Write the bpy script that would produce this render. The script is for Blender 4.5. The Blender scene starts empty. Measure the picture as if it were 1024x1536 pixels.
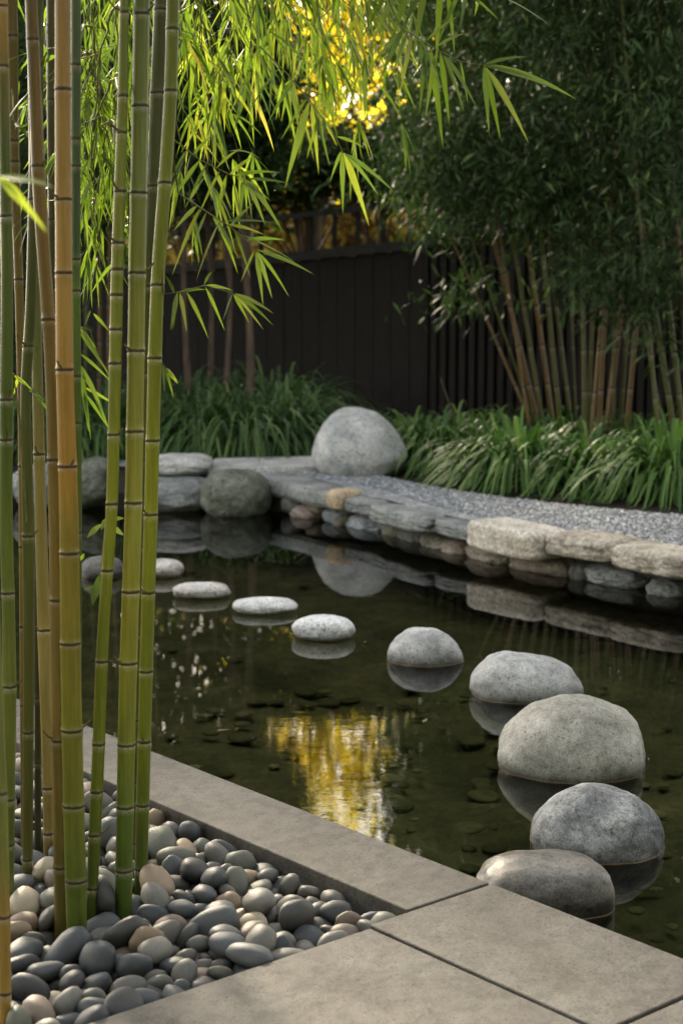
import bpy, bmesh, math, random
import numpy as np
from mathutils import Vector, Matrix, Quaternion, noise as mnoise

# ------------------------------------------------------------------ camera, sky, sun, exposure
sc = bpy.context.scene
C = sc.collection
R = math.radians
CAM_H = 1.5                       # metres above the paving slabs
PITCH = math.atan(368 / 2500)     # the horizon lies 368 px above the middle of the 1536 px picture
cam = bpy.data.cameras.new("camera")
cam_o = bpy.data.objects.new("camera", cam)
C.objects.link(cam_o)
cam_o.location = (0, 0, CAM_H)
cam_o.rotation_euler = (R(90) - PITCH, 0, 0)
cam.sensor_fit = 'VERTICAL'
cam.sensor_height = 36
cam.lens = 2500 / 1536 * 36
cam.clip_start = 0.05
cam.clip_end = 2000
cam.dof.use_dof = True
cam.dof.focus_distance = 4.6
cam.dof.aperture_fstop = 4.2
sc.camera = cam_o

SUN_EL, SUN_AZ = R(23), R(-20)    # low behind the trees, to the left
w = bpy.data.worlds.new("World")
sc.world = w
w.use_nodes = True
nt = w.node_tree
sky = nt.nodes.new('ShaderNodeTexSky')
sky.sky_type = 'NISHITA'
sky.sun_disc = False
sky.sun_elevation = SUN_EL
sky.sun_rotation = SUN_AZ
sky.air_density = 1.3
sky.dust_density = 1.2
sky.ozone_density = 1.0
hsv = nt.nodes.new('ShaderNodeHueSaturation')
hsv.inputs['Saturation'].default_value = 0.42      # thin overcast: a paler sky
nt.links.new(sky.outputs[0], hsv.inputs['Color'])
wb = nt.nodes.new('ShaderNodeMix'); wb.data_type = 'RGBA'; wb.blend_type = 'MULTIPLY'; wb.inputs[0].default_value = 1
wb.inputs[7].default_value = (1.10, 1.0, 0.90, 1)  # evening white balance
nt.links.new(hsv.outputs[0], wb.inputs[6])
nt.links.new(wb.outputs[2], nt.nodes['Background'].inputs['Color'])
nt.nodes['Background'].inputs['Strength'].default_value = 0.12

sun = bpy.data.lights.new("sun", 'SUN')
sun.energy = 5.0
sun.angle = R(10)
sun.color = (1.0, 0.86, 0.64)
sun_o = bpy.data.objects.new("sun", sun)
C.objects.link(sun_o)
sd = Vector((math.sin(SUN_AZ) * math.cos(SUN_EL), math.cos(SUN_AZ) * math.cos(SUN_EL), math.sin(SUN_EL)))
sun_o.rotation_euler = sd.to_track_quat('Z', 'Y').to_euler()
sun_o.location = sd * 60

sc.view_settings.view_transform = 'Standard'
sc.view_settings.look = 'None'
sc.view_settings.gamma = 1
sc.view_settings.exposure = 2.3
sc.cycles.use_denoising = True
sc.cycles.max_bounces = 7
sc.cycles.diffuse_bounces = 3
sc.cycles.glossy_bounces = 3
sc.cycles.transmission_bounces = 4
sc.cycles.transparent_max_bounces = 6
sc.cycles.caustics_reflective = False
sc.cycles.caustics_refractive = False
sc.cycles.sample_clamp_indirect = 4

# ------------------------------------------------------------------ measuring: a photo pixel to a point of the place
FPX = 2500.0
cp_, sp_ = math.cos(PITCH), math.sin(PITCH)
def ray(x, y):
    a = (x - 512) / FPX; b = (768 - y) / FPX
    return Vector((a, cp_ + b * sp_, -sp_ + b * cp_))
def at(x, y, z=0.0):
    d = ray(x, y); return Vector((0, 0, CAM_H)) + d * ((z - CAM_H) / d.z)
def atY(x, y, Y):
    d = ray(x, y); return Vector((0, 0, CAM_H)) + d * (Y / d.y)
UX = Vector((-0.647, 0.763, 0)); VX = Vector((0.763, 0.647, 0))   # along the coping; across it, towards the water
def uv(u, v, z=0.0):
    p = UX * u + VX * v; p.z = z; return p
WATER = -0.16

# ------------------------------------------------------------------ object helpers
def link(o, parent=None):
    C.objects.link(o)
    if parent is not None: o.parent = parent
    return o
def tag(o, label, cat, group=None, kind=None):
    o['label'] = label; o['category'] = cat
    if group: o['group'] = group
    if kind: o['kind'] = kind
    return o
def thing(name, loc, label, cat, group=None):
    o = bpy.data.objects.new(name, None); o.location = loc; o.empty_display_size = 0.05
    link(o); return tag(o, label, cat, group)
def mesh_np(name, verts, quads, attrs=None, smooth=True, mats=(), midx=None):
    verts = np.asarray(verts, dtype=np.float32); quads = np.asarray(quads, dtype=np.int32)
    k = quads.shape[1]
    me = bpy.data.meshes.new(name)
    me.vertices.add(len(verts)); me.vertices.foreach_set('co', verts.ravel())
    me.loops.add(quads.size); me.loops.foreach_set('vertex_index', quads.ravel())
    me.polygons.add(len(quads))
    me.polygons.foreach_set('loop_start', np.arange(0, quads.size, k, dtype=np.int32))
    me.polygons.foreach_set('loop_total', np.full(len(quads), k, dtype=np.int32))
    if smooth: me.polygons.foreach_set('use_smooth', np.ones(len(quads), dtype=bool))
    for m in mats: me.materials.append(m)
    if midx is not None: me.polygons.foreach_set('material_index', np.asarray(midx, dtype=np.int32))
    for an, av in (attrs or {}).items():
        a = me.attributes.new(an, 'FLOAT', 'POINT'); a.data.foreach_set('value', np.asarray(av, dtype=np.float32))
    me.update(calc_edges=True); me.validate()
    return me
def obj(name, me, parent=None, world_to=None):
    """link a mesh; its vertices are in world space: move them into the parent's space when there is one"""
    o = bpy.data.objects.new(name, me); link(o, parent)
    if parent is not None and world_to is not False:
        me.transform(Matrix.Translation(-Vector(parent.location)))
    return o
def from_bm(name, bm, mat, parent=None, smooth=True, local=False):
    me = bpy.data.meshes.new(name); bm.to_mesh(me); bm.free()
    if mat: me.materials.append(mat)
    if smooth:
        for p in me.polygons: p.use_smooth = True
    return obj(name, me, parent, False if local else None)
def recentre(o):
    """put a top-level mesh's origin at the middle of its foot"""
    me = o.data
    n = len(me.vertices); a = np.empty(n * 3, dtype=np.float32); me.vertices.foreach_get('co', a); a = a.reshape(-1, 3)
    c = Vector(((a[:, 0].min() + a[:, 0].max()) / 2, (a[:, 1].min() + a[:, 1].max()) / 2, a[:, 2].min()))
    me.transform(Matrix.Translation(-c)); o.location = Vector(o.location) + c
    return o
def prism(bm, pts, z0, z1):
    lo = [bm.verts.new((p[0], p[1], z0)) for p in pts]; hi = [bm.verts.new((p[0], p[1], z1)) for p in pts]
    n = len(pts)
    fs = [bm.faces.new(hi), bm.faces.new(lo[::-1])]
    for i in range(n): fs.append(bm.faces.new((lo[i], lo[(i + 1) % n], hi[(i + 1) % n], hi[i])))
    bmesh.ops.recalc_face_normals(bm, faces=fs)
    return fs
def box(bm, c, size, rz=0.0, shear=0.0):
    """shear: rise of the top per metre of local x"""
    sx, sy, sz = [s / 2 for s in size]
    M = Matrix.Translation(c) @ Matrix.Rotation(rz, 4, 'Z')
    v = [bm.verts.new(M @ Vector((x * sx, y * sy, z * sz + x * sx * shear))) for z in (-1, 1) for x, y in ((-1, -1), (1, -1), (1, 1), (-1, 1))]
    for f in ((3, 2, 1, 0), (4, 5, 6, 7), (0, 1, 5, 4), (1, 2, 6, 5), (2, 3, 7, 6), (3, 0, 4, 7)):
        bm.faces.new([v[i] for i in f])
def tube_arrays(pts, rad, n=8):
    """verts, quads of a tube through pts with a radius each"""
    pts = [Vector(p) for p in pts]; V = []; Q = []
    ref = Vector((0.31, 0.77, 0.55))
    for i, p in enumerate(pts):
        t = (pts[min(i + 1, len(pts) - 1)] - pts[max(i - 1, 0)])
        if t.length < 1e-9: t = Vector((0, 0, 1))
        t.normalize(); a = t.cross(ref).normalized(); b = t.cross(a)
        for k in range(n):
            q = 2 * math.pi * k / n
            V.append(p + (a * math.cos(q) + b * math.sin(q)) * rad[i])
    for i in range(len(pts) - 1):
        for k in range(n):
            Q.append((i * n + k, i * n + (k + 1) % n, (i + 1) * n + (k + 1) % n, (i + 1) * n + k))
    return [tuple(v) for v in V], Q

# ------------------------------------------------------------------ materials
def new_mat(name):
    m = bpy.data.materials.new(name); m.use_nodes = True
    t = m.node_tree; return m, t, t.nodes['Principled BSDF'], t.nodes['Material Output']
def N(t, kind, **kw):
    n = t.nodes.new(kind)
    for k, v in kw.items():
        if k in n.inputs: n.inputs[k].default_value = v
        else: setattr(n, k, v)
    return n
def ramp(t, stops, src=None, interp='LINEAR'):
    r = t.nodes.new('ShaderNodeValToRGB'); r.color_ramp.interpolation = interp
    e = r.color_ramp.elements
    while len(e) > 1: e.remove(e[-1])
    e[0].position = stops[0][0]; e[0].color = (*stops[0][1], 1)
    for p, c in stops[1:]:
        x = e.new(p); x.color = (*c, 1)
    if src is not None: t.links.new(src, r.inputs[0])
    return r
def mix(t, fac, a, b, mode='MIX'):
    m = t.nodes.new('ShaderNodeMix'); m.data_type = 'RGBA'; m.blend_type = mode
    for s, i in ((fac, 0), (a, 6), (b, 7)):
        if hasattr(s, 'default_value') or hasattr(s, 'is_linked'): t.links.new(s, m.inputs[i])
        elif i == 0: m.inputs[i].default_value = s
        else: m.inputs[i].default_value = (*s, 1)
    return m.outputs[2]
def coords(t, scale=(1, 1, 1), kind='Object'):
    c = t.nodes.new('ShaderNodeTexCoord'); mp = t.nodes.new('ShaderNodeMapping'); mp.inputs['Scale'].default_value = scale
    t.links.new(c.outputs[kind], mp.inputs[0]); return mp.outputs[0]
def noise(t, vec, scale, detail=4.0, rough=0.55, dist=0.0):
    n = t.nodes.new('ShaderNodeTexNoise')
    n.inputs['Scale'].default_value = scale; n.inputs['Detail'].default_value = detail
    n.inputs['Roughness'].default_value = rough; n.inputs['Distortion'].default_value = dist
    if vec is not None: t.links.new(vec, n.inputs['Vector'])
    return n.outputs[0]
def bump(t, b, height, strength, dist, prev=None):
    n = t.nodes.new('ShaderNodeBump'); n.inputs['Strength'].default_value = strength; n.inputs['Distance'].default_value = dist
    t.links.new(height, n.inputs['Height'])
    if prev is not None: t.links.new(prev, n.inputs['Normal'])
    t.links.new(n.outputs[0], b.inputs['Normal']); return n.outputs[0]
def geo_z(t):
    g = t.nodes.new('ShaderNodeNewGeometry'); s = t.nodes.new('ShaderNodeSeparateXYZ')
    t.links.new(g.outputs['Position'], s.inputs[0]); return s.outputs[2]

def stone_mat(name, dark, mid, light, grain=160.0, blotch=5.0, rough=0.75, bumps=0.5, waterline=False, wet=None, vein=None):
    """granite-like: large blotches, salt and pepper grain, optional mineral line where the water stands"""
    m, t, b, o = new_mat(name)
    v = coords(t)
    oi = t.nodes.new('ShaderNodeObjectInfo'); ad = t.nodes.new('ShaderNodeVectorMath'); ad.operation = 'ADD'
    sc_ = t.nodes.new('ShaderNodeMath'); sc_.operation = 'MULTIPLY'; sc_.inputs[1].default_value = 37.0
    t.links.new(oi.outputs['Random'], sc_.inputs[0]); t.links.new(v, ad.inputs[0]); t.links.new(sc_.outputs[0], ad.inputs[1]); v = ad.outputs[0]
    big = noise(t, v, blotch, 6, 0.62, 0.4)
    col = ramp(t, ((0.28, dark), (0.46, mid), (0.66, light)), big).outputs[0]
    g = noise(t, v, grain, 3, 0.7)
    speck = ramp(t, ((0.36, (0.55, 0.55, 0.55)), (0.5, (1, 1, 1)), (0.64, (1.3, 1.3, 1.3))), g).outputs[0]
    col = mix(t, 0.85, col, speck, 'MULTIPLY')
    mid_n = noise(t, v, blotch * 7, 4, 0.6)
    sp2 = ramp(t, ((0.38, (0.62, 0.62, 0.62)), (0.55, (1.08, 1.08, 1.06))), mid_n).outputs[0]
    col = mix(t, 0.6, col, sp2, 'MULTIPLY')
    pv = t.nodes.new('ShaderNodeTexVoronoi'); pv.inputs['Scale'].default_value = grain * 0.32; t.links.new(v, pv.inputs['Vector'])
    pc = t.nodes.new('ShaderNodeSeparateColor'); t.links.new(pv.outputs['Color'], pc.inputs[0])
    thr = ramp(t, ((0.80, (0, 0, 0)), (0.82, (1, 1, 1))), pc.outputs[0]).outputs[0]
    near = ramp(t, ((0.25, (1, 1, 1)), (0.4, (0, 0, 0))), pv.outputs['Distance']).outputs[0]
    pm = t.nodes.new('ShaderNodeMath'); pm.operation = 'MULTIPLY'; t.links.new(thr, pm.inputs[0]); t.links.new(near, pm.inputs[1])
    pit = t.nodes.new('ShaderNodeMath'); pit.operation = 'MULTIPLY'; pit.inputs[1].default_value = 0.55; t.links.new(pm.outputs[0], pit.inputs[0])
    col = mix(t, pit.outputs[0], col, tuple(c * 0.4 for c in dark))       # small dark pits
    if vein:
        vo = t.nodes.new('ShaderNodeTexVoronoi'); vo.feature = 'DISTANCE_TO_EDGE'; vo.inputs['Scale'].default_value = vein[0]
        wv = noise(t, v, 6, 4, 0.6); vm = t.nodes.new('ShaderNodeVectorMath'); vm.operation = 'ADD'
        t.links.new(v, vm.inputs[0]); t.links.new(wv, vm.inputs[1]); t.links.new(vm.outputs[0], vo.inputs['Vector'])
        vr = ramp(t, ((0.0, (1, 1, 1)), (0.03, (0, 0, 0))), vo.outputs[0]).outputs[0]
        vb = t.nodes.new('ShaderNodeMath'); vb.operation = 'MULTIPLY'; t.links.new(vr, vb.inputs[0]); t.links.new(noise(t, v, 4, 2), vb.inputs[1])
        col = mix(t, vb.outputs[0], col, vein[1])
    rgh = None
    if waterline:
        z = geo_z(t); wn = noise(t, v, 14, 3)
        ma = t.nodes.new('ShaderNodeMath'); ma.operation = 'MULTIPLY_ADD'; ma.inputs[1].default_value = 0.006
        t.links.new(wn, ma.inputs[0]); t.links.new(z, ma.inputs[2])
        mr = t.nodes.new('ShaderNodeMapRange'); mr.inputs['From Min'].default_value = WATER - 0.02; mr.inputs['From Max'].default_value = WATER + 0.04
        t.links.new(ma.outputs[0], mr.inputs['Value'])
        # under water dark algae, then a dark wet edge, a tan mineral line, a damp band, dry stone
        line = ramp(t, ((0.36, (0.05, 0.055, 0.04)), (0.385, (0.02, 0.018, 0.014)), (0.40, (0.26, 0.17, 0.10)), (0.425, (0.30, 0.21, 0.13)), (0.45, (0.05, 0.04, 0.03)), (0.48, (1, 1, 1))), mr.outputs[0])
        m2 = t.nodes.new('ShaderNodeMapRange'); m2.inputs['From Min'].default_value = WATER; m2.inputs['From Max'].default_value = WATER + 0.13
        wz = t.nodes.new('ShaderNodeMath'); wz.operation = 'MULTIPLY_ADD'; wz.inputs[1].default_value = 0.09
        t.links.new(noise(t, v, 9, 4, 0.6, 0.5), wz.inputs[0]); t.links.new(z, wz.inputs[2]); t.links.new(wz.outputs[0], m2.inputs['Value'])
        algae = ramp(t, ((0.25, (0.30, 0.30, 0.27)), (0.55, (0.62, 0.62, 0.60)), (0.9, (1, 1, 1))), m2.outputs[0]).outputs[0]  # shade as well as damp put into the colour, darker towards the water
        col = mix(t, 1.0, col, algae, 'MULTIPLY')
        isl = ramp(t, ((0.44, (1, 1, 1)), (0.47, (0, 0, 0))), mr.outputs[0]).outputs[0]
        damp = ramp(t, ((0.46, (0.42, 0.40, 0.38)), (0.7, (0.8, 0.79, 0.78)), (0.95, (1, 1, 1))), mr.outputs[0]).outputs[0]
        col = mix(t, 1.0, col, damp, 'MULTIPLY')
        col = mix(t, isl, col, line.outputs[0])
        rgh = ramp(t, ((0.42, (0.25,) * 3), (0.8, (rough,) * 3)), mr.outputs[0]).outputs[0]
    if wet:
        zz = noise(t, v, 7, 3, 0.6, 0.6)
        rgh = ramp(t, ((0.38, (wet,) * 3), (0.6, (rough,) * 3)), zz).outputs[0]
    t.links.new(col, b.inputs['Base Color'])
    if rgh is not None: t.links.new(rgh, b.inputs['Roughness'])
    else: b.inputs['Roughness'].default_value = rough
    b.inputs['Specular IOR Level'].default_value = 0.4
    n1 = bump(t, b, big, bumps * 0.5, 0.03); n2 = bump(t, b, mid_n, bumps * 0.6, 0.008, n1); bump(t, b, g, bumps, 0.0015, n2)
    return m

def leaf_mat(name, stops, trans=0.35, rough=0.42, tcol=None, spec=0.4):
    """leaves: colour varies from leaf to leaf (attribute rnd); thin, so some light comes through"""
    m, t, b, o = new_mat(name)
    a = t.nodes.new('ShaderNodeAttribute'); a.attribute_name = 'rnd'
    r = ramp(t, stops, a.outputs['Fac'])
    t.links.new(r.outputs[0], b.inputs['Base Color']); b.inputs['Roughness'].default_value = rough
    b.inputs['Specular IOR Level'].default_value = spec
    tr = t.nodes.new('ShaderNodeBsdfTranslucent')
    c = mix(t, 1.0, r.outputs[0], tcol or (1.7, 1.8, 0.7), 'MULTIPLY')
    t.links.new(c, tr.inputs['Color'])
    ms = t.nodes.new('ShaderNodeMixShader'); ms.inputs[0].default_value = trans
    t.links.new(b.outputs[0], ms.inputs[1]); t.links.new(tr.outputs[0], ms.inputs[2]); t.links.new(ms.outputs[0], o.inputs['Surface'])
    return m

def culm_mat(name, stops, ring=(0.05, 0.035, 0.025), wax=(0.55, 0.53, 0.42), wax_amt=0.8, rough=0.3, streak=0.7):
    """cane: colour along its height (attribute hh), a dark ring and a waxy bloom at each node (attribute nd)"""
    m, t, b, o = new_mat(name)
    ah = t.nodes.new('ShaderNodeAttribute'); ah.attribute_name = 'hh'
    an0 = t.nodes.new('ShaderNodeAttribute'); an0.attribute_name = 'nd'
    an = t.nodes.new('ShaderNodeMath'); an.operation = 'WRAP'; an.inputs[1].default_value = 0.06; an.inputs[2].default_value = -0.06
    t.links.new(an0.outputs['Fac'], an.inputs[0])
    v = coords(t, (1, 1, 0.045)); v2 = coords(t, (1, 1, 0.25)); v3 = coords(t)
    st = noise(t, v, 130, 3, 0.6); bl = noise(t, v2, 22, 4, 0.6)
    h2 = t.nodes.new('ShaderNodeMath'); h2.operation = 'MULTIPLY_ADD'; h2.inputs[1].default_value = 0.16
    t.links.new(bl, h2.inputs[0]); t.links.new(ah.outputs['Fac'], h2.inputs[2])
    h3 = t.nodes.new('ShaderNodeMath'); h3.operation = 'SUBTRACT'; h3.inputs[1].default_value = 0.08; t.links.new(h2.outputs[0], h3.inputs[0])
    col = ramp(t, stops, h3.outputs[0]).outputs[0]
    col = mix(t, streak, col, ramp(t, ((0.3, (0.72, 0.74, 0.66)), (0.7, (1.22, 1.2, 1.1))), st).outputs[0], 'MULTIPLY')
    col = mix(t, 0.5, col, ramp(t, ((0.35, (0.75, 0.7, 0.6)), (0.65, (1.1, 1.1, 1.05))), bl).outputs[0], 'MULTIPLY')
    fs = noise(t, v3, 300, 2, 0.6)      # small dark flecks of mould
    fl = ramp(t, ((0.66, (0, 0, 0)), (0.72, (1, 1, 1))), fs).outputs[0]
    fm = t.nodes.new('ShaderNodeMath'); fm.operation = 'MULTIPLY'; fm.inputs[1].default_value = 0.35; t.links.new(fl, fm.inputs[0])
    col = mix(t, fm.outputs[0], col, (0.06, 0.045, 0.03))
    mr = t.nodes.new('ShaderNodeMapRange'); mr.inputs['From Min'].default_value = -0.03; mr.inputs['From Max'].default_value = 0.03
    jn = noise(t, v3, 90, 3); jm = t.nodes.new('ShaderNodeMath'); jm.operation = 'MULTIPLY_ADD'; jm.inputs[1].default_value = 0.006
    t.links.new(jn, jm.inputs[0]); t.links.new(an.outputs[0], jm.inputs[2]); t.links.new(jm.outputs[0], mr.inputs['Value'])
    wx = ramp(t, ((0.25, (0, 0, 0)), (0.47, (0.7,) * 3), (0.495, (1, 1, 1)), (0.55, (1, 1, 1)), (0.56, (0, 0, 0)), (0.6, (0.25,) * 3), (0.8, (0, 0, 0))), mr.outputs[0]).outputs[0]
    wn = ramp(t, ((0.38, (0.2,) * 3), (0.55, (1, 1, 1))), noise(t, v3, 160, 3, 0.65)).outputs[0]
    w1 = t.nodes.new('ShaderNodeMath'); w1.operation = 'MULTIPLY'; t.links.new(wx, w1.inputs[0]); t.links.new(wn, w1.inputs[1])
    w2 = t.nodes.new('ShaderNodeMath'); w2.operation = 'MULTIPLY'; w2.inputs[1].default_value = wax_amt; t.links.new(w1.outputs[0], w2.inputs[0])
    col = mix(t, w2.outputs[0], col, wax)
    rg = ramp(t, ((0.525, (0, 0, 0)), (0.54, (1, 1, 1)), (0.625, (1, 1, 1)), (0.67, (0, 0, 0))), mr.outputs[0]).outputs[0]
    rm = t.nodes.new('ShaderNodeMath'); rm.operation = 'MULTIPLY'; rm.inputs[1].default_value = 0.9; t.links.new(rg, rm.inputs[0])
    col = mix(t, rm.outputs[0], col, ring)
    t.links.new(col, b.inputs['Base Color']); b.inputs['Roughness'].default_value = rough
    b.inputs['Specular IOR Level'].default_value = 0.45
    n1 = bump(t, b, st, 0.25, 0.001); bump(t, b, fs, 0.12, 0.0006, n1)
    return m

def plain_mat(name, c0, c1, scale=6.0, rough=0.8, stretch=(1, 1, 1), bumps=0.3, bd=0.004):
    m, t, b, o = new_mat(name)
    v = coords(t, stretch); n = noise(t, v, scale, 6, 0.62)
    t.links.new(ramp(t, ((0.32, c0), (0.68, c1)), n).outputs[0], b.inputs['Base Color'])
    b.inputs['Roughness'].default_value = rough; b.inputs['Specular IOR Level'].default_value = 0.3
    bump(t, b, n, bumps, bd); return m

M_STEP = {
    'grey': stone_mat('stone_grey', (0.24, 0.24, 0.235), (0.42, 0.42, 0.41), (0.60, 0.60, 0.58), 190, 4.5, 0.8, 0.5, True),
    'warm': stone_mat('stone_warm', (0.24, 0.23, 0.20), (0.38, 0.365, 0.315), (0.52, 0.50, 0.45), 210, 5, 0.82, 0.5, True),
    'mottled': stone_mat('stone_mottled', (0.085, 0.09, 0.093), (0.23, 0.235, 0.238), (0.50, 0.50, 0.49), 170, 9, 0.8, 0.6, True),
    'white': stone_mat('stone_white', (0.46, 0.47, 0.47), (0.70, 0.70, 0.69), (0.82, 0.82, 0.80), 130, 7, 0.8, 0.5, True),
    'rust': stone_mat('stone_rust', (0.30, 0.22, 0.16), (0.52, 0.47, 0.42), (0.70, 0.68, 0.65), 150, 6, 0.8, 0.4, True),
    'dark': stone_mat('stone_dark', (0.07, 0.07, 0.065), (0.14, 0.135, 0.125), (0.24, 0.23, 0.21), 120, 6, 0.7, 0.5, True),
    'brown': stone_mat('stone_brown', (0.07, 0.062, 0.05), (0.125, 0.112, 0.093), (0.21, 0.20, 0.18), 150, 4, 0.55, 0.3, True, 0.36),
}
M_BOULDER = stone_mat('boulder_stone', (0.25, 0.27, 0.27), (0.42, 0.43, 0.42), (0.62, 0.62, 0.60), 130, 6, 0.8, 0.4)
M_BANK = {
    'slate': stone_mat('bank_slate', (0.10, 0.11, 0.11), (0.19, 0.205, 0.20), (0.33, 0.34, 0.33), 90, 5, 0.8, 0.9),
    'cream': stone_mat('bank_cream', (0.34, 0.29, 0.22), (0.56, 0.51, 0.43), (0.72, 0.68, 0.60), 60, 6, 0.85, 1.0, vein=(5, (0.10, 0.08, 0.06))),
    'beige': stone_mat('bank_beige', (0.15, 0.13, 0.10), (0.36, 0.32, 0.26), (0.56, 0.52, 0.44), 60, 7, 0.85, 1.0, vein=(6, (0.08, 0.07, 0.05))),
    'tan': stone_mat('bank_tan', (0.36, 0.27, 0.17), (0.50, 0.39, 0.26), (0.60, 0.50, 0.36), 70, 7, 0.85, 0.6),
    'charcoal': stone_mat('bank_charcoal', (0.05, 0.052, 0.05), (0.095, 0.098, 0.09), (0.19, 0.19, 0.175), 80, 5, 0.8, 0.9),
    'bluegrey': stone_mat('bank_bluegrey', (0.12, 0.135, 0.15), (0.24, 0.265, 0.285), (0.40, 0.42, 0.44), 80, 6, 0.75, 0.7),
    'olive': stone_mat('bank_olive', (0.08, 0.08, 0.055), (0.16, 0.155, 0.115), (0.27, 0.25, 0.20), 80, 6, 0.8, 0.8),
    'brownish': stone_mat('bank_brown', (0.12, 0.095, 0.07), (0.22, 0.18, 0.14), (0.34, 0.30, 0.25), 80, 6, 0.8, 0.7),
    'pinkish': stone_mat('bank_pink', (0.22, 0.17, 0.15), (0.36, 0.29, 0.26), (0.48, 0.42, 0.38), 80, 6, 0.8, 0.5),
    'moss': stone_mat('bank_moss', (0.045, 0.055, 0.035), (0.10, 0.11, 0.08), (0.20, 0.21, 0.18), 70, 4, 0.85, 0.9),
    'pale': stone_mat('bank_pale', (0.26, 0.26, 0.25), (0.46, 0.46, 0.44), (0.64, 0.63, 0.60), 80, 6, 0.85, 0.8),
}
M_SLAB = stone_mat('paving_stone', (0.074, 0.066, 0.055), (0.112, 0.101, 0.085), (0.148, 0.137, 0.118), 260, 3.0, 0.7, 0.7)
M_SLABBASE = plain_mat('paving_base_stone', (0.05, 0.048, 0.042), (0.09, 0.085, 0.075), 9)
M_SOIL = plain_mat('soil', (0.018, 0.014, 0.010), (0.045, 0.035, 0.024), 30, 0.95, bumps=0.8, bd=0.02)
M_FENCE = plain_mat('stained_board', (0.008, 0.007, 0.006), (0.024, 0.020, 0.017), 12, 0.75, (6, 6, 0.5), 0.4, 0.003)
M_RAIL = plain_mat('stained_rail', (0.014, 0.013, 0.012), (0.045, 0.043, 0.040), 10, 0.7, (0.6, 6, 6), 0.3, 0.003)
M_BARK = plain_mat('tree_bark', (0.07, 0.05, 0.038), (0.17, 0.125, 0.095), 10, 0.9, (3, 3, 0.6), 0.8, 0.02)
M_TWIG = plain_mat('twig', (0.10, 0.12, 0.035), (0.22, 0.20, 0.07), 40, 0.6)
M_LEAF = leaf_mat('bamboo_leaf', ((0.0, (0.055, 0.095, 0.020)), (0.45, (0.095, 0.145, 0.028)), (0.8, (0.15, 0.195, 0.038)), (0.97, (0.23, 0.24, 0.05)), (1.0, (0.30, 0.23, 0.09))), 0.5, 0.4)
M_LEAF2 = leaf_mat('grove_leaf', ((0.0, (0.015, 0.028, 0.012)), (0.45, (0.031, 0.053, 0.021)), (0.8, (0.062, 0.10, 0.034)), (1.0, (0.13, 0.185, 0.06))), 0.16, 0.65, (1.2, 1.5, 0.6), 0.12)
M_LEAF3 = leaf_mat('evergreen_leaf', ((0.0, (0.022, 0.044, 0.018)), (0.5, (0.042, 0.076, 0.028)), (1.0, (0.085, 0.135, 0.045))), 0.2, 0.65, (1.2, 1.5, 0.6), 0.12)
M_SUNGLOW = leaf_mat('sunglow_leaf', ((0.0, (0.44, 0.40, 0.05)), (0.5, (0.60, 0.53, 0.07)), (1.0, (0.70, 0.64, 0.14))), 0.84, 0.6, (1.5, 1.45, 0.6))  # warm sun glow put into the leaf colour
M_OCHRE = leaf_mat('ochre_leaf', ((0.0, (0.30, 0.24, 0.07)), (0.5, (0.42, 0.34, 0.11)), (1.0, (0.56, 0.48, 0.20))), 0.6, 0.6, (1.3, 1.2, 0.8), 0.1)
M_GRASS = leaf_mat('grass_blade', ((0.0, (0.045, 0.095, 0.028)), (0.45, (0.085, 0.16, 0.040)), (0.85, (0.11, 0.20, 0.05)), (1.0, (0.18, 0.25, 0.07))), 0.14, 0.5, (1.1, 1.5, 0.6), 0.2)
M_GRASS2 = leaf_mat('dark_grass_blade', ((0.0, (0.045, 0.09, 0.034)), (0.5, (0.08, 0.145, 0.05)), (0.9, (0.125, 0.20, 0.065)), (1.0, (0.20, 0.25, 0.09))), 0.2, 0.5, (1.2, 1.4, 0.8), 0.2)

def gravel_mat():
    m, t, b, o = new_mat('grey_gravel')
    v = coords(t)
    vo = t.nodes.new('ShaderNodeTexVoronoi'); vo.inputs['Scale'].default_value = 62; t.links.new(v, vo.inputs['Vector'])
    sp = t.nodes.new('ShaderNodeSeparateColor'); t.links.new(vo.outputs['Color'], sp.inputs[0])
    c = ramp(t, ((0.0, (0.14, 0.15, 0.165)), (0.55, (0.25, 0.265, 0.285)), (0.86, (0.38, 0.40, 0.42)), (0.95, (0.5, 0.52, 0.54)), (1.0, (0.72, 0.73, 0.74))), sp.outputs[0]).outputs[0]
    big = noise(t, v, 1.4, 4); c = mix(t, 0.6, c, ramp(t, ((0.35, (0.75, 0.75, 0.74)), (0.65, (1.12, 1.12, 1.12))), big).outputs[0], 'MULTIPLY')
    t.links.new(c, b.inputs['Base Color']); b.inputs['Roughness'].default_value = 0.6
    iv = t.nodes.new('ShaderNodeMath'); iv.operation = 'SUBTRACT'; iv.inputs[0].default_value = 1; t.links.new(vo.outputs['Distance'], iv.inputs[1])
    bump(t, b, iv.outputs[0], 0.9, 0.008); return m
M_GRAVEL = gravel_mat()

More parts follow.
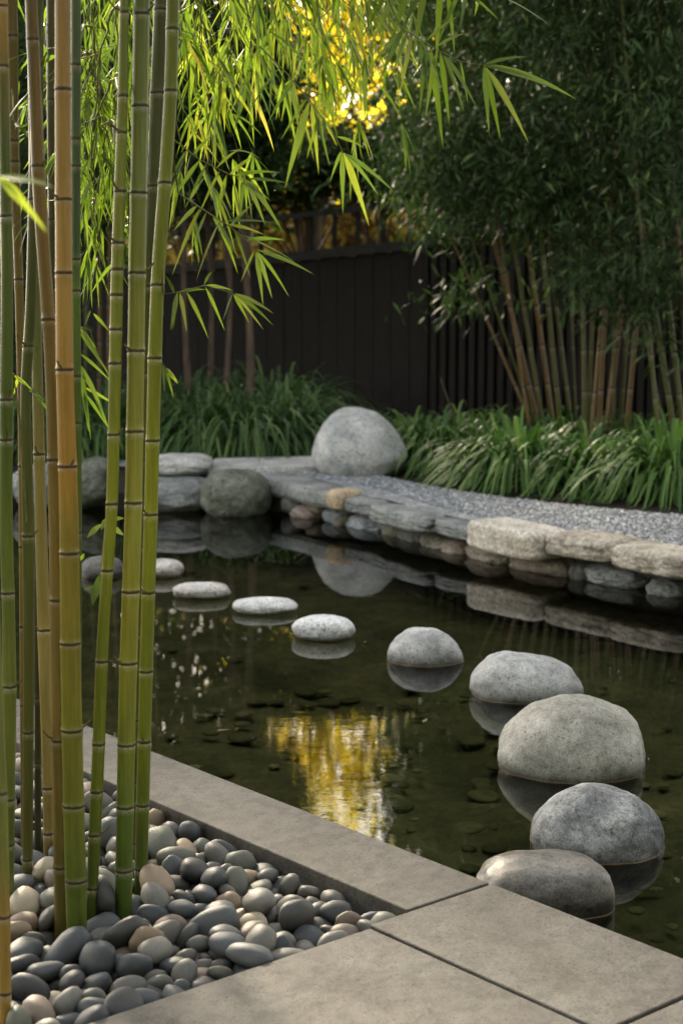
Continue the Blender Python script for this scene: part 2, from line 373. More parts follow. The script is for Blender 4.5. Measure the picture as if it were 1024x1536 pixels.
def water_mat():
    m, t, b, o = new_mat('pond_water')
    t.nodes.remove(b)
    v = coords(t, (1.0, 1.0, 1.0))
    n1 = noise(t, coords(t, (5, 12.0, 1)), 2.0, 3, 0.55, 0.8)
    n2 = noise(t, coords(t, (1.6, 1.9, 1)), 1.1, 2, 0.5)
    bp = t.nodes.new('ShaderNodeBump'); bp.inputs['Strength'].default_value = 0.16; bp.inputs['Distance'].default_value = 0.0030
    # a breath of wind ruffles the water beside the coping; elsewhere it lies almost still
    gp_ = t.nodes.new('ShaderNodeNewGeometry'); ds = t.nodes.new('ShaderNodeVectorMath'); ds.operation = 'DISTANCE'
    ds.inputs[1].default_value = (-0.05, 5.45, WATER); t.links.new(gp_.outputs['Position'], ds.inputs[0])
    wind = ramp(t, ((0.35, (1, 1, 1)), (0.95, (0.13,) * 3)), ds.outputs['Value']).outputs[0]
    m0 = t.nodes.new('ShaderNodeMath'); m0.operation = 'MULTIPLY'; t.links.new(n1, m0.inputs[0]); t.links.new(n2, m0.inputs[1])
    mk = t.nodes.new('ShaderNodeMath'); mk.operation = 'MULTIPLY'; t.links.new(m0.outputs[0], mk.inputs[0]); t.links.new(wind, mk.inputs[1])
    t.links.new(mk.outputs[0], bp.inputs['Height'])
    fr = t.nodes.new('ShaderNodeFresnel'); fr.inputs['IOR'].default_value = 1.5; t.links.new(bp.outputs[0], fr.inputs['Normal'])
    gl = t.nodes.new('ShaderNodeBsdfGlossy'); gl.inputs['Roughness'].default_value = 0.01; t.links.new(bp.outputs[0], gl.inputs['Normal'])
    tr = t.nodes.new('ShaderNodeBsdfTransparent'); tr.inputs['Color'].default_value = (0.71, 0.72, 0.57, 1)
    ms = t.nodes.new('ShaderNodeMixShader'); t.links.new(fr.outputs[0], ms.inputs[0])
    t.links.new(tr.outputs[0], ms.inputs[1]); t.links.new(gl.outputs[0], ms.inputs[2]); t.links.new(ms.outputs[0], o.inputs['Surface'])
    return m
M_WATER = water_mat()

def bed_mat():
    m, t, b, o = new_mat('pond_bed_silt')
    v = coords(t); vo = t.nodes.new('ShaderNodeTexVoronoi'); vo.inputs['Scale'].default_value = 14
    wv = noise(t, v, 5, 3); vm = t.nodes.new('ShaderNodeVectorMath'); vm.operation = 'ADD'; t.links.new(v, vm.inputs[0]); t.links.new(wv, vm.inputs[1])
    t.links.new(vm.outputs[0], vo.inputs['Vector'])
    c = ramp(t, ((0.25, (0.055, 0.06, 0.028)), (0.5, (0.13, 0.13, 0.062)), (0.72, (0.26, 0.23, 0.13))), noise(t, v, 3.2, 8, 0.72)).outputs[0]
    s = ramp(t, ((0.0, (1.1, 1.1, 1.05)), (0.5, (0.9, 0.9, 0.9)), (0.75, (0.6, 0.6, 0.6))), vo.outputs['Distance']).outputs[0]
    c = mix(t, 0.8, c, s, 'MULTIPLY'); t.links.new(c, b.inputs['Base Color']); b.inputs['Roughness'].default_value = 0.9
    return m
M_BED = bed_mat()

def pebble_mat(name, c0, c1, c2, rough=0.52):
    m, t, b, o = new_mat(name)
    v = coords(t); oi = t.nodes.new('ShaderNodeObjectInfo'); ad = t.nodes.new('ShaderNodeVectorMath'); ad.operation = 'ADD'
    mu = t.nodes.new('ShaderNodeMath'); mu.operation = 'MULTIPLY'; mu.inputs[1].default_value = 50; t.links.new(oi.outputs['Random'], mu.inputs[0])
    t.links.new(v, ad.inputs[0]); t.links.new(mu.outputs[0], ad.inputs[1])
    n = noise(t, ad.outputs[0], 1.1, 5, 0.6, 0.6)
    mm = t.nodes.new('ShaderNodeMath'); mm.operation = 'MULTIPLY_ADD'; mm.inputs[1].default_value = 0.5; t.links.new(n, mm.inputs[0])
    m3 = t.nodes.new('ShaderNodeMath'); m3.operation = 'MULTIPLY'; m3.inputs[1].default_value = 0.5; t.links.new(oi.outputs['Random'], m3.inputs[0]); t.links.new(m3.outputs[0], mm.inputs[2])
    c = ramp(t, ((0.15, c0), (0.5, c1), (0.85, c2)), mm.outputs[0]).outputs[0]
    g = noise(t, ad.outputs[0], 22, 3, 0.7); c = mix(t, 0.5, c, ramp(t, ((0.33, (0.6,) * 3), (0.5, (1.0,) * 3), (0.68, (1.3,) * 3)), g).outputs[0], 'MULTIPLY')
    t.links.new(c, b.inputs['Base Color']); b.inputs['Roughness'].default_value = rough; b.inputs['Specular IOR Level'].default_value = 0.4
    bump(t, b, g, 0.12, 0.02); return m
PEB = [('slate blue', 28, pebble_mat('pebble_slate', (0.039, 0.044, 0.048), (0.072, 0.078, 0.082), (0.124, 0.128, 0.128))),
       ('charcoal', 20, pebble_mat('pebble_charcoal', (0.029, 0.030, 0.030), (0.049, 0.050, 0.049), (0.079, 0.078, 0.074))),
       ('mid grey', 20, pebble_mat('pebble_grey', (0.085, 0.081, 0.072), (0.131, 0.125, 0.108), (0.197, 0.187, 0.162))),
       ('greenish grey', 12, pebble_mat('pebble_green', (0.079, 0.081, 0.063), (0.124, 0.128, 0.099), (0.177, 0.178, 0.139))),
       ('taupe brown', 9, pebble_mat('pebble_taupe', (0.105, 0.081, 0.060), (0.164, 0.125, 0.094), (0.236, 0.187, 0.142))),
       ('cream', 6, pebble_mat('pebble_cream', (0.276, 0.225, 0.154), (0.360, 0.306, 0.216), (0.433, 0.374, 0.279))),
       ('tan', 5, pebble_mat('pebble_tan', (0.176, 0.124, 0.077), (0.260, 0.192, 0.124), (0.353, 0.272, 0.190)))]

# ------------------------------------------------------------------ the setting: ground, pond, paving
def sheet(name, pts, z, mat, holes=(), kind='structure', skirt=None, skirt_mat=None):
    bm = bmesh.new(); ed = []
    def loop(ps):
        vs = [bm.verts.new((p[0], p[1], z)) for p in ps]
        es = [bm.edges.new((vs[i], vs[(i + 1) % len(vs)])) for i in range(len(vs))]
        ed.extend(es); return vs
    loop(pts); hv = [loop(h) for h in holes]
    bmesh.ops.triangle_fill(bm, use_beauty=True, edges=ed)
    for f in bm.faces:
        if f.normal.z < 0: f.normal_flip()
    if skirt is not None:
        for vs in hv:
            lo = [bm.verts.new((v.co.x, v.co.y, skirt)) for v in vs]
            for i in range(len(vs)):
                j = (i + 1) % len(vs); f = bm.faces.new((vs[i], vs[j], lo[j], lo[i])); f.material_index = 1 if skirt_mat else 0
    me = bpy.data.meshes.new(name); bm.to_mesh(me); bm.free(); me.materials.append(mat)
    if skirt_mat: me.materials.append(skirt_mat)
    o = bpy.data.objects.new(name, me); link(o); o['kind'] = kind; return o

BANK_PX = [(60, 735), (240, 752), (355, 769), (420, 775), (500, 790), (560, 801), (650, 829), (770, 858), (900, 882), (1024, 905), (1180, 940)]
BANK = [at(x, y, WATER) for x, y in BANK_PX]
def bank_y(x):
    return float(np.interp(x, [p[0] for p in BANK_PX], [p[1] for p in BANK_PX]))
def bank_pt(x, z=WATER): return at(x, bank_y(x), WATER) * 1.0
inland = Vector((0.35, 0.94, 0)) * 0.22
shore = [p + inland for p in BANK]
hole = [(-6, -3), (5, -3), (5.5, 3.5), (4.2, 5.2), (2.9, 6.6)] + [(p.x, p.y) for p in shore[::-1]] + [(-4.2, 11.6), (-6, 9)]
ground = sheet('ground', [(-400, -400), (400, -400), (400, 400), (-400, 400)], 0.02, M_SOIL, [hole], skirt=-0.62, skirt_mat=M_SLABBASE)

# pond bed: a gently uneven sheet of silt
gx = np.linspace(-6.5, 6, 300); gy = np.linspace(-1, 13, 340); X, Y = np.meshgrid(gx, gy)
Z = np.array([[-0.50 + 0.05 * mnoise.noise((x * 1.3, y * 1.3, 0)) + 0.025 * mnoise.noise((x * 5, y * 5, 3)) + 0.018 * mnoise.noise((x * 13, y * 13, 5)) for x in gx] for y in gy])
vv = np.stack([X, Y, Z], -1).reshape(-1, 3); idx = np.arange(len(gx) * len(gy)).reshape(len(gy), len(gx))
qq = np.stack([idx[:-1, :-1], idx[:-1, 1:], idx[1:, 1:], idx[1:, :-1]], -1).reshape(-1, 4)
bed = obj('pond_bed', mesh_np('pond_bed', vv, qq, mats=[M_BED])); bed['kind'] = 'structure'
pondpoly = [(uv(-1, 2.80)), (uv(9.0, 2.80)), Vector((-4.6, 11.9, 0))] + [p + inland * 1.5 for p in BANK] + [Vector((3.2, 6.9, 0)), Vector((4.6, 5.3, 0)), Vector((5.8, 3.4, 0)), Vector((5.4, 0, 0))]
water = sheet('water', [(p[0], p[1]) for p in pondpoly], WATER, M_WATER)

# gravel walk behind the bank, laid over the soil
GRASS_LINE = [(1250, 800), (1080, 776), (960, 768), (840, 756), (720, 742), (640, 728), (560, 712), (480, 690), (330, 690), (180, 690), (40, 690)]
gp = [p + inland * 0.6 for p in BANK] + [Vector((2.9, 6.7, 0)), Vector((4.4, 5.4, 0)), Vector((6, 5.4, 0))] + [at(x, y, 0.05) for x, y in GRASS_LINE]
gravel = sheet('gravel_path', [(p[0], p[1]) for p in gp], 0.05, M_GRAVEL)

# the paving: four big slabs on a dark base, with open joints
def slab(u0, u1, v0, v1, label, th=0.085):
    c = uv((u0 + u1) / 2, (v0 + v1) / 2, -th)
    bm = bmesh.new(); box(bm, Vector((0, 0, th / 2)), (u1 - u0, v1 - v0, th))
    bmesh.ops.bevel(bm, geom=list(bm.edges), offset=0.005, segments=3, profile=0.6, affect='EDGES')
    me = bpy.data.meshes.new('stone_slab'); bm.to_mesh(me); bm.free(); me.materials.append(M_SLAB)
    o = bpy.data.objects.new('stone_slab', me); link(o); o.location = c
    o.rotation_euler.z = math.atan2(UX.y, UX.x)
    return tag(o, label, 'paving slab', 'stone slabs edging the pond')
slab(2.758, 8.6, 2.543, 2.816, 'long narrow stone coping slab between the pebble bed and the pond')
slab(2.046, 2.750, 2.416, 2.816, 'wide stone slab at the pond edge, touching the half-hidden brown stone')
slab(-1.2, 2.735, 0.2, 2.405, 'large stone paving slab in front of the pebble bed, nearest the camera')
slab(-1.2, 2.035, 2.416, 2.816, 'stone slab filling the bottom corner beyond the last joint, beside the water')
bm = bmesh.new()
prism(bm, [uv(2.70, -1), uv(2.70, 2.795), uv(-2, 2.795), uv(-2, -1)], -0.6, -0.087)
prism(bm, [uv(2.701, 2.575), uv(9, 2.575), uv(9, 2.795), uv(2.701, 2.795)], -0.6, -0.088)
pb = from_bm('pavement_base', bm, M_SLABBASE, smooth=False); pb['kind'] = 'structure'
bm = bmesh.new(); prism(bm, [uv(2.7005, -1.5), uv(9, -1.5), uv(9, 2.5745), uv(2.7005, 2.5745)], -0.6, -0.10)
so = from_bm('soil_bed', bm, M_SOIL, smooth=False); so['kind'] = 'structure'

# ------------------------------------------------------------------ stones
def stone_mesh(name, a, b, c, seed, mat, power=2.2, rough=0.05, sub=4, peak=(0, 0), fine=0.3, egg=0.0, taper=0.0):
    bm = bmesh.new(); bmesh.ops.create_icosphere(bm, subdivisions=sub, radius=1)
    of = Vector((seed * 7.13, seed * 3.7, seed * 1.9))
    for v in bm.verts:
        p = v.co.copy()
        n = (abs(p.x) ** power + abs(p.y) ** power + abs(p.z) ** power) ** (1 / power)
        q = p / n
        k = 1 + rough * mnoise.noise(p * 1.4 + of) + rough * fine * mnoise.noise(p * 4.2 + of) + rough * fine * 0.45 * mnoise.noise(p * 11 + of)
        q = q * k
        up = max(q.z, 0)
        tp = 1 - taper * q.z
        v.co = Vector((a * (tp * q.x * (1 + egg * q.x * 0.5) + peak[0] * up * up), b * (tp * q.y + peak[1] * up * up), c * q.z))
    me = bpy.data.meshes.new(name); bm.to_mesh(me); bm.free(); me.materials.append(mat)
    for p in me.polygons: p.use_smooth = True
    return me
def place(name, me, loc, rz, label, cat, group=None, tilt=(0, 0)):
    o = bpy.data.objects.new(name, me); link(o); o.location = loc; o.rotation_euler = (tilt[0], tilt[1], rz)
    return tag(o, label, cat, group)

# (x0, x1, top, bottom of the waterline, depth/width, material, power, peak, sink, label)
STEPS = [
    (122, 186, 833, 868, .9, 'dark', 2.4, 0, .25, 'dark flat stone in the water behind the bamboo canes'),
    (205, 276, 838, 868, .8, 'rust', 2.3, 0, .15, 'flat pale stone peeking out beside the bamboo canes'),
    (260, 345, 873, 901, .75, 'rust', 2.4, 0, .10, 'flat white-topped stone with a rusty brown rim in the pond'),
    (348, 447, 896, 924, .75, 'white', 2.4, 0, .10, 'flat whitish stepping stone between the rusty-rimmed and the small rounded flat one'),
    (438, 533, 922, 963, .8, 'white', 2.3, -.05, .15, 'small speckled whitish stone at the middle of the stepping row'),
    (582, 693, 942, 1001, .85, 'grey', 2.1, -.08, .55, 'small domed grey stone standing alone mid-pond'),
    (705, 873, 977, 1057, .8, 'grey', 2.15, -.22, .45, 'long grey egg-shaped stone just behind the largest stepping stone'),
    (745, 971, 1044, 1176, .85, 'warm', 2.2, .03, .55, 'largest stepping stone, a smooth warm grey dome'),
    (791, 994, 1178, 1297, .85, 'mottled', 2.25, -.02, .5, 'dark mottled grey dome in front of the largest stepping stone'),
    (713, 917, 1280, 1382, .8, 'brown', 2.9, 0, .4, 'brownish wet flat stone half hidden by the slab edge'),
]
for i, (x0, x1, yt, yb, dw, mk, pw, pk, sink, lab) in enumerate(STEPS):
    f = at((x0 + x1) / 2, yb, WATER)
    W = (x1 - x0) * f.y / FPX
    for _ in range(3):
        Yc = f.y + W * dw / 2; W = (x1 - x0) * Yc / FPX
    top = atY((x0 + x1) / 2, yt, Yc + 0.1 * W * dw).z
    xc = atY((x0 + x1) / 2, yb, Yc).x
    h = top - WATER
    zc = WATER + h * (0.5 - sink * 0.9) if sink < .3 else WATER + h * (0.08 - (sink - .5) * .5)
    me = stone_mesh('stepping_stone', W / 2 * 1.01, W * dw / 2 * 1.01, (top - zc), i + 3, M_STEP[mk], pw, 0.09, 5, (pk, 0))
    o = place('stepping_stone', me, (xc, Yc, zc), random.Random(i).uniform(-.06, .06), lab, 'stepping stone', 'stepping stones across the pond')

# the big boulder on the gravel
bY = 11.75
bc = atY(535, 712, bY)
zt = atY(535, 611, bY).z
me = stone_mesh('boulder', 0.315, 0.27, (zt - 0.05) * 0.55, 21, M_BOULDER, 2.35, 0.09, 5, (-0.06, 0), 0.25, 0.05, 0.22)
place('boulder', me, (atY(535, 660, bY).x, bY, 0.045 + (zt - 0.05) * 0.45), 0.0, 'large egg-shaped pale grey boulder standing on the gravel walk', 'boulder')

# rocks at the far left shore
def rock(x0, x1, yt, yb, Y, dep, mk, pw, rg, seed, label, name='shore_rock', cat='rock', zb=None, group='rocks on the far left shore'):
    W = (x1 - x0) * Y / FPX; a = atY((x0 + x1) / 2, yt, Y - dep * .15).z; b = atY((x0 + x1) / 2, yb, Y - dep * .35).z if zb is None else zb
    me = stone_mesh(name, W / 2, dep / 2, (a - b) / 2, seed, M_BANK[mk], pw, rg, 5, (0, 0), 0.45)
    return place(name, me, (atY((x0 + x1) / 2, (yt + yb) / 2, Y).x, Y, (a + b) / 2), 0, label, cat, group)
rock(222, 318, 683, 716, 11.75, 0.5, 'pale', 2.7, 0.11, 31, 'pale flat-topped rock lying on the far left bank')
rock(200, 326, 719, 772, 11.5, 0.55, 'slate', 2.9, 0.14, 32, 'low mossy grey rock under the pale flat-topped rock')
rock(300, 410, 704, 790, 11.25, 0.50, 'moss', 2.15, 0.09, 33, 'rounded dark greenish rock standing at the water, end of the slab')
rock(112, 178, 690, 760, 11.6, 0.5, 'moss', 2.8, 0.12, 34, 'dark rock seen between the canes on the far shore')
rock(20, 110, 700, 765, 11.6, 0.5, 'slate', 2.8, 0.12, 35, 'grey rock behind the bamboo at the left end of the shore')
bm = bmesh.new()
ps = [at(312, 704, 0.085), at(476, 700, 0.085), at(476, 684, 0.085), at(322, 688, 0.085)]
prism(bm, ps, 0.03, 0.088); bmesh.ops.bevel(bm, geom=list(bm.edges), offset=0.006, segments=2, affect='EDGES')
eo = recentre(from_bm('edging_slab', bm, M_BANK['pale'], smooth=False)); tag(eo, 'pale flat edging slab behind the gravel, left of the boulder', 'paving slab')

# dry-stone bank: a lower course in the water and flat cap stones on top
BANKGRP = 'stones of the low bank wall'
def bank_stone(x0, x1, yt, yb, dep, mk, pw, rg, seed, off, label, name='wall_stone', tilt=0.0):
    A = bank_pt(x0); B = bank_pt(x1)
    d = (B - A); d.z = 0; L = d.length; d.normalize(); nrm = Vector((-d.y, d.x, 0))
    if nrm.y < 0: nrm = -nrm
    mid = (A + B) / 2 + nrm * (dep / 2 + off)
    Yf = ((A + B) / 2 + nrm * off).y
    zt = atY((x0 + x1) / 2, yt, Yf + dep * (.65 if name == 'cap_stone' else .3)).z; zb = atY((x0 + x1) / 2, yb, Yf).z
    me = stone_mesh(name, L / 2 * ((.86 if mk == 'slate' else .92) if name == 'cap_stone' else .95), dep / 2, (zt - zb) / 2, seed, M_BANK[mk], pw, rg, 5 if x1 - x0 > 40 else 4, (0, 0), 0.8)
    return place(name, me, (mid.x, mid.y, (zt + zb) / 2), math.atan2(d.y, d.x), label, 'stone', BANKGRP, (0, tilt))
LOW = [
    (403, 436, 738, 768, 'charcoal', 2.6, 'dark wedge of stone under the left tip of the long slab'),
    (414, 453, 754, 780, 'pinkish', 2.3, 'small pinkish tan stone at the waterline under the long slab'),
    (440, 468, 742, 770, 'brownish', 2.4, 'small brown stone tucked high under the long slab'),
    (462, 498, 756, 784, 'bluegrey', 2.3, 'small blue-grey stone below the tan block'),
    (482, 506, 768, 793, 'olive', 2.4, 'tiny olive stone beside the flat blue-grey one'),
    (495, 557, 771, 801, 'bluegrey', 2.5, 'flat blue-grey stone in the water under the dark cap slab'),
    (552, 582, 778, 814, 'olive', 3.0, 'olive stone standing under the end of the grey cap stone'),
    (574, 610, 782, 818, 'charcoal', 3.0, 'dark stone in the shade under the grey cap stone'),
    (606, 648, 798, 827, 'olive', 2.6, 'grey-olive stone at the waterline under the notched cap stone'),
    (637, 676, 806, 834, 'brownish', 2.6, 'brown stone with a rusty end at the waterline'),
    (674, 738, 808, 846, 'brownish', 2.8, 'long brown stone in the shade under the cream block'),
    (735, 834, 829, 864, 'brownish', 2.6, 'long rounded brown-grey stone under the cream block, in the water'),
    (832, 862, 842, 872, 'charcoal', 2.6, 'small dark stone wedged under the beige cap stone'),
    (846, 940, 846, 879, 'slate', 2.5, 'rounded grey stone in the water under the beige cap stone'),
    (943, 1003, 866, 901, 'slate', 2.3, 'egg-shaped grey stone in the water under the dark cap stone'),
    (1002, 1066, 862, 902, 'pinkish', 2.4, 'pinkish stone at the waterline cut by the picture edge'),
    (1062, 1150, 868, 925, 'slate', 2.6, 'grey waterline stone beyond the pinkish one'),
]
for i, (x0, x1, yt, yb, mk, pw, lab) in enumerate(LOW):
    bank_stone(x0, x1, yt, yb + 6, 0.26, mk, pw, 0.10, 40 + i, 0.06, lab, 'waterline_stone')
CAP = [
    (492, 516, 731, 766, 0.22, 'tan', 5.0, 0.05, -0.02, 'small tan block between the long slab and the dark cap slab'),
    (511, 568, 741, 774, 0.40, 'slate', 5.0, 0.06, -0.03, 'dark slate cap slab right of the small tan block'),
    (556, 655, 757, 793, 0.34, 'slate', 5.5, 0.07, -0.05, 'grey slate cap stone with a pale worn upper edge'),
    (643, 712, 775, 808, 0.34, 'slate', 5.5, 0.06, -0.04, 'greenish grey cap stone left of the cream block'),
    (704, 822, 781, 834, 0.30, 'cream', 6.5, 0.035, -0.07, 'cream squared block with dark cracks, brightest of the bank'),
    (808, 928, 797, 841, 0.30, 'beige', 4.5, 0.05, -0.06, 'beige rough cap stone right of the cream block'),
    (914, 1046, 815, 864, 0.34, 'beige', 4.2, 0.06, -0.07, 'long brown-grey rounded cap stone right of the beige one'),
    (1036, 1160, 838, 892, 0.34, 'beige', 3.4, 0.09, -0.07, 'last beige cap stone at the right end of the bank'),
]
for i, (x0, x1, yt, yb, dep, mk, pw, rg, off, lab) in enumerate(CAP):
    bank_stone(x0, x1, yt, yb, dep, mk, pw, rg, 70 + i, off + (-.02, .01, -.03, .015, -.01, .02, -.02, 0)[i], lab, 'cap_stone', (0, .02, -.015, .03, .012, -.02, .015, 0)[i])
# the long slab, a thick flat plate on the small stones
A = bank_pt(388); B = bank_pt(500); A.z = B.z = 0
front = [at(393, 728, 0.0), at(440, 738, 0.0), at(500, 756, 0.0)]
zs0, zs1 = -0.045, 0.062
pf = [at(396, 719, zs1), at(440, 728, zs1), at(503, 741, zs1), at(520, 730, zs1), at(470, 715, zs1), at(412, 706, zs1)]
bm = bmesh.new(); prism(bm, pf, zs0, zs1)
bmesh.ops.bevel(bm, geom=list(bm.edges), offset=0.012, segments=2, affect='EDGES')
bmesh.ops.triangulate(bm, faces=bm.faces[:]); bmesh.ops.subdivide_edges(bm, edges=bm.edges[:], cuts=3, use_grid_fill=True)
for v in bm.verts:
    v.co += Vector((mnoise.noise(v.co * 9), mnoise.noise(v.co * 9 + Vector((5, 5, 5))), 0.5 * mnoise.noise(v.co * 11 + Vector((9, 0, 0))))) * 0.012
so_ = recentre(from_bm('cap_slab', bm, M_BANK['slate'])); tag(so_, 'long thick grey slab at the water between the greenish rock and tan block', 'stone', BANKGRP)

# stones lying on the pond bed, seen dimly through the water
rng = random.Random(5); V = []; Q = []; ur = []
bm = bmesh.new(); bmesh.ops.create_icosphere(bm, subdivisions=2, radius=1)
bm.verts.ensure_lookup_table(); ico = np.array([v.co[:] for v in bm.verts]); icf = np.array([[v.index for v in f.verts] for f in bm.faces]); bm.free()
nv = 0
for i in range(520):
    if i < 380: u = rng.uniform(0.8, 6); v_ = 2.82 + abs(rng.gauss(0, 1.6))
    else: u = rng.uniform(0, 9); v_ = rng.uniform(2.85, 8)
    p = uv(u, v_)
    if p.y > 11.8: continue
    s = rng.choice((.02, .028, .036, .048)) * rng.uniform(.8, 1.3); rz = rng.uniform(0, 6.28)
    q = ico * np.array([s * rng.uniform(.9, 1.4), s, s * .24]) * (1 + .08 * np.sin(ico[:, [1, 2, 0]] * 3 + i))
    cz, sz = math.cos(rz), math.sin(rz); q = np.stack([q[:, 0] * cz - q[:, 1] * sz, q[:, 0] * sz + q[:, 1] * cz, q[:, 2]], -1)
    V.append(q + np.array([p.x, p.y, -0.482])); Q.append(icf + nv); nv += len(ico); ur += [rng.random()] * len(ico)
def under_mat():
    m, t, b, o = new_mat('drowned_stone'); a = t.nodes.new('ShaderNodeAttribute'); a.attribute_name = 'rnd'
    c = ramp(t, ((0, (0.09, 0.095, 0.045)), (0.5, (0.17, 0.165, 0.085)), (0.85, (0.25, 0.23, 0.135)), (1, (0.34, 0.31, 0.20))), a.outputs['Fac']).outputs[0]
    c = mix(t, 0.8, c, ramp(t, ((0.35, (0.45, 0.5, 0.4)), (0.65, (1.15, 1.1, 1.0))), noise(t, coords(t), 18, 5, 0.65)).outputs[0], 'MULTIPLY')
    t.links.new(c, b.inputs['Base Color']); b.inputs['Roughness'].default_value = 0.9; return m
M_UNDER = under_mat()
us = obj('underwater_stones', mesh_np('underwater_stones', np.concatenate(V), np.concatenate(Q), {'rnd': ur}, mats=[M_UNDER])); us['kind'] = 'stuff'
us['label'] = 'dim algae-covered stones lying on the pond bed'; us['category'] = 'stones'
# loose grains on the gravel walk
V = []; Q = []; nv = 0
bm = bmesh.new(); bmesh.ops.create_icosphere(bm, subdivisions=1, radius=1)
bm.verts.ensure_lookup_table(); ic1 = np.array([v.co[:] for v in bm.verts]); if1 = np.array([[v.index for v in f.verts] for f in bm.faces]); bm.free()
vals = []
for i in range(9000):
    x = rng.uniform(380, 1060); k = rng.random()
    y0 = bank_y(x) - 70; y1 = float(np.interp(x, [g[0] for g in GRASS_LINE[::-1]], [g[1] for g in GRASS_LINE[::-1]]))
    p = at(x, y1 + (y0 - y1) * k, 0.05); s = rng.uniform(.004, .011)
    M = np.array([s * rng.uniform(.9, 1.5), s, s * .7]); rz = rng.uniform(0, 6.28); q = ic1 * M; cz, sz = math.cos(rz), math.sin(rz)
    q = np.stack([q[:, 0] * cz - q[:, 1] * sz, q[:, 0] * sz + q[:, 1] * cz, q[:, 2]], -1)
    V.append(q + np.array([p.x, p.y, .053])); Q.append(if1 + nv); nv += len(ic1); vals += [rng.random()] * len(ic1)
def grain_mat():
    m, t, b, o = new_mat('gravel_grain'); a = t.nodes.new('ShaderNodeAttribute'); a.attribute_name = 'rnd'
    t.links.new(ramp(t, ((0, (0.10, 0.11, 0.12)), (0.6, (0.24, 0.26, 0.28)), (0.9, (0.40, 0.42, 0.44)), (1, (0.72, 0.73, 0.74))), a.outputs['Fac']).outputs[0], b.inputs['Base Color'])
    b.inputs['Roughness'].default_value = 0.55; return m
gg = obj('gravel', mesh_np('gravel', np.concatenate(V), np.concatenate(Q), {'rnd': vals}, mats=[grain_mat()])); gg['kind'] = 'stuff'
gg['label'] = 'loose blue-grey gravel grains on the walk behind the bank'; gg['category'] = 'gravel'

# ------------------------------------------------------------------ leaves
def unit(a):
    return a / np.maximum(np.linalg.norm(a, axis=-1, keepdims=True), 1e-9)
def leaf_geo(base, d, L, W, droop, nseg, rnd, fold=0.0, up=None, nrng=None, wide=0.28):
    """blades: base (n,3), direction d, length, width; they bend downwards by droop; returns verts, quads, rnd"""
    base = np.asarray(base, float); d = unit(np.asarray(d, float)); n = len(base)
    L = np.broadcast_to(L, (n,)).astype(float); W = np.broadcast_to(W, (n,)).astype(float); droop = np.broadcast_to(droop, (n,)).astype(float)
    u = np.tile(np.array([0, 0, 1.0]), (n, 1)) if up is None else np.asarray(up, float)
    side = unit(np.cross(d, u) + 1e-6); nor = np.cross(side, d)
    ts = np.linspace(0, 1, nseg + 1)
    cols = 3 if fold else 2
    V = np.zeros((n, nseg + 1, cols, 3))
    for i, t in enumerate(ts):
        wd = (t / wide) ** 0.6 if t < wide else max(0.0, (1 - t) / (1 - wide)) ** 0.8
        wd = max(wd, 0.06 if i == 0 else 0.0)
        c = base + d * (L * (t - 0.18 * droop * t * t))[:, None] + np.array([0, 0, -1.0]) * (L * droop * t * t)[:, None]
        s = side * (W * wd / 2)[:, None]
        V[:, i, 0] = c - s; V[:, i, -1] = c + s
        if fold: V[:, i, 1] = c - nor * (W * wd * fold)[:, None]
    k = (nseg + 1) * cols
    q = []
    for i in range(nseg):
        for j in range(cols - 1):
            q.append((i * cols + j, i * cols + j + 1, (i + 1) * cols + j + 1, (i + 1) * cols + j))
    q = np.array(q); Q = (q[None] + (np.arange(n) * k)[:, None, None]).reshape(-1, 4)
    return V.reshape(-1, 3), Q, np.repeat(np.broadcast_to(rnd, (n,)), k)
class Geo:
    def __init__(s): s.V = []; s.Q = []; s.R = []; s.n = 0
    def add(s, V, Q, R=None):
        V = np.asarray(V, float); s.V.append(V); s.Q.append(np.asarray(Q) + s.n); s.n += len(V)
        s.R.append(np.zeros(len(V)) if R is None else R)
    def mesh(s, name, mat):
        return mesh_np(name, np.concatenate(s.V), np.concatenate(s.Q), {'rnd': np.concatenate(s.R)}, mats=[mat])
def rnorm(r, n): return r.normal(size=(n, 3))

# ------------------------------------------------------------------ the bamboo canes in front
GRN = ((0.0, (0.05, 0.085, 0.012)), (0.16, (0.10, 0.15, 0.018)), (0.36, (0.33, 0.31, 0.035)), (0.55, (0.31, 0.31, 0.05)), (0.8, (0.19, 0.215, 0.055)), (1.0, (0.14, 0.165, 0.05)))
VIV = ((0.0, (0.038, 0.07, 0.011)), (0.25, (0.16, 0.19, 0.014)), (0.5, (0.25, 0.28, 0.02)), (0.7, (0.21, 0.24, 0.03)), (1.0, (0.15, 0.175, 0.035)))
GLD = ((0.0, (0.06, 0.105, 0.014)), (0.14, (0.12, 0.145, 0.016)), (0.34, (0.22, 0.19, 0.018)), (0.47, (0.24, 0.18, 0.022)), (0.52, (0.40, 0.22, 0.035)), (0.68, (0.42, 0.245, 0.06)), (1.0, (0.30, 0.18, 0.06)))
BEI = ((0.0, (0.20, 0.16, 0.05)), (0.3, (0.34, 0.26, 0.09)), (0.5, (0.26, 0.21, 0.075)), (0.62, (0.15, 0.17, 0.06)), (1.0, (0.09, 0.12, 0.06)))
OLV = ((0.0, (0.09, 0.085, 0.018)), (0.4, (0.085, 0.095, 0.02)), (0.7, (0.06, 0.075, 0.022)), (1.0, (0.07, 0.075, 0.03)))
BRN = ((0.0, (0.10, 0.085, 0.02)), (0.4, (0.22, 0.15, 0.03)), (0.7, (0.17, 0.115, 0.035)), (1.0, (0.10, 0.075, 0.03)))
DRK = ((0.0, (0.035, 0.04, 0.014)), (0.5, (0.05, 0.055, 0.02)), (1.0, (0.075, 0.065, 0.028)))
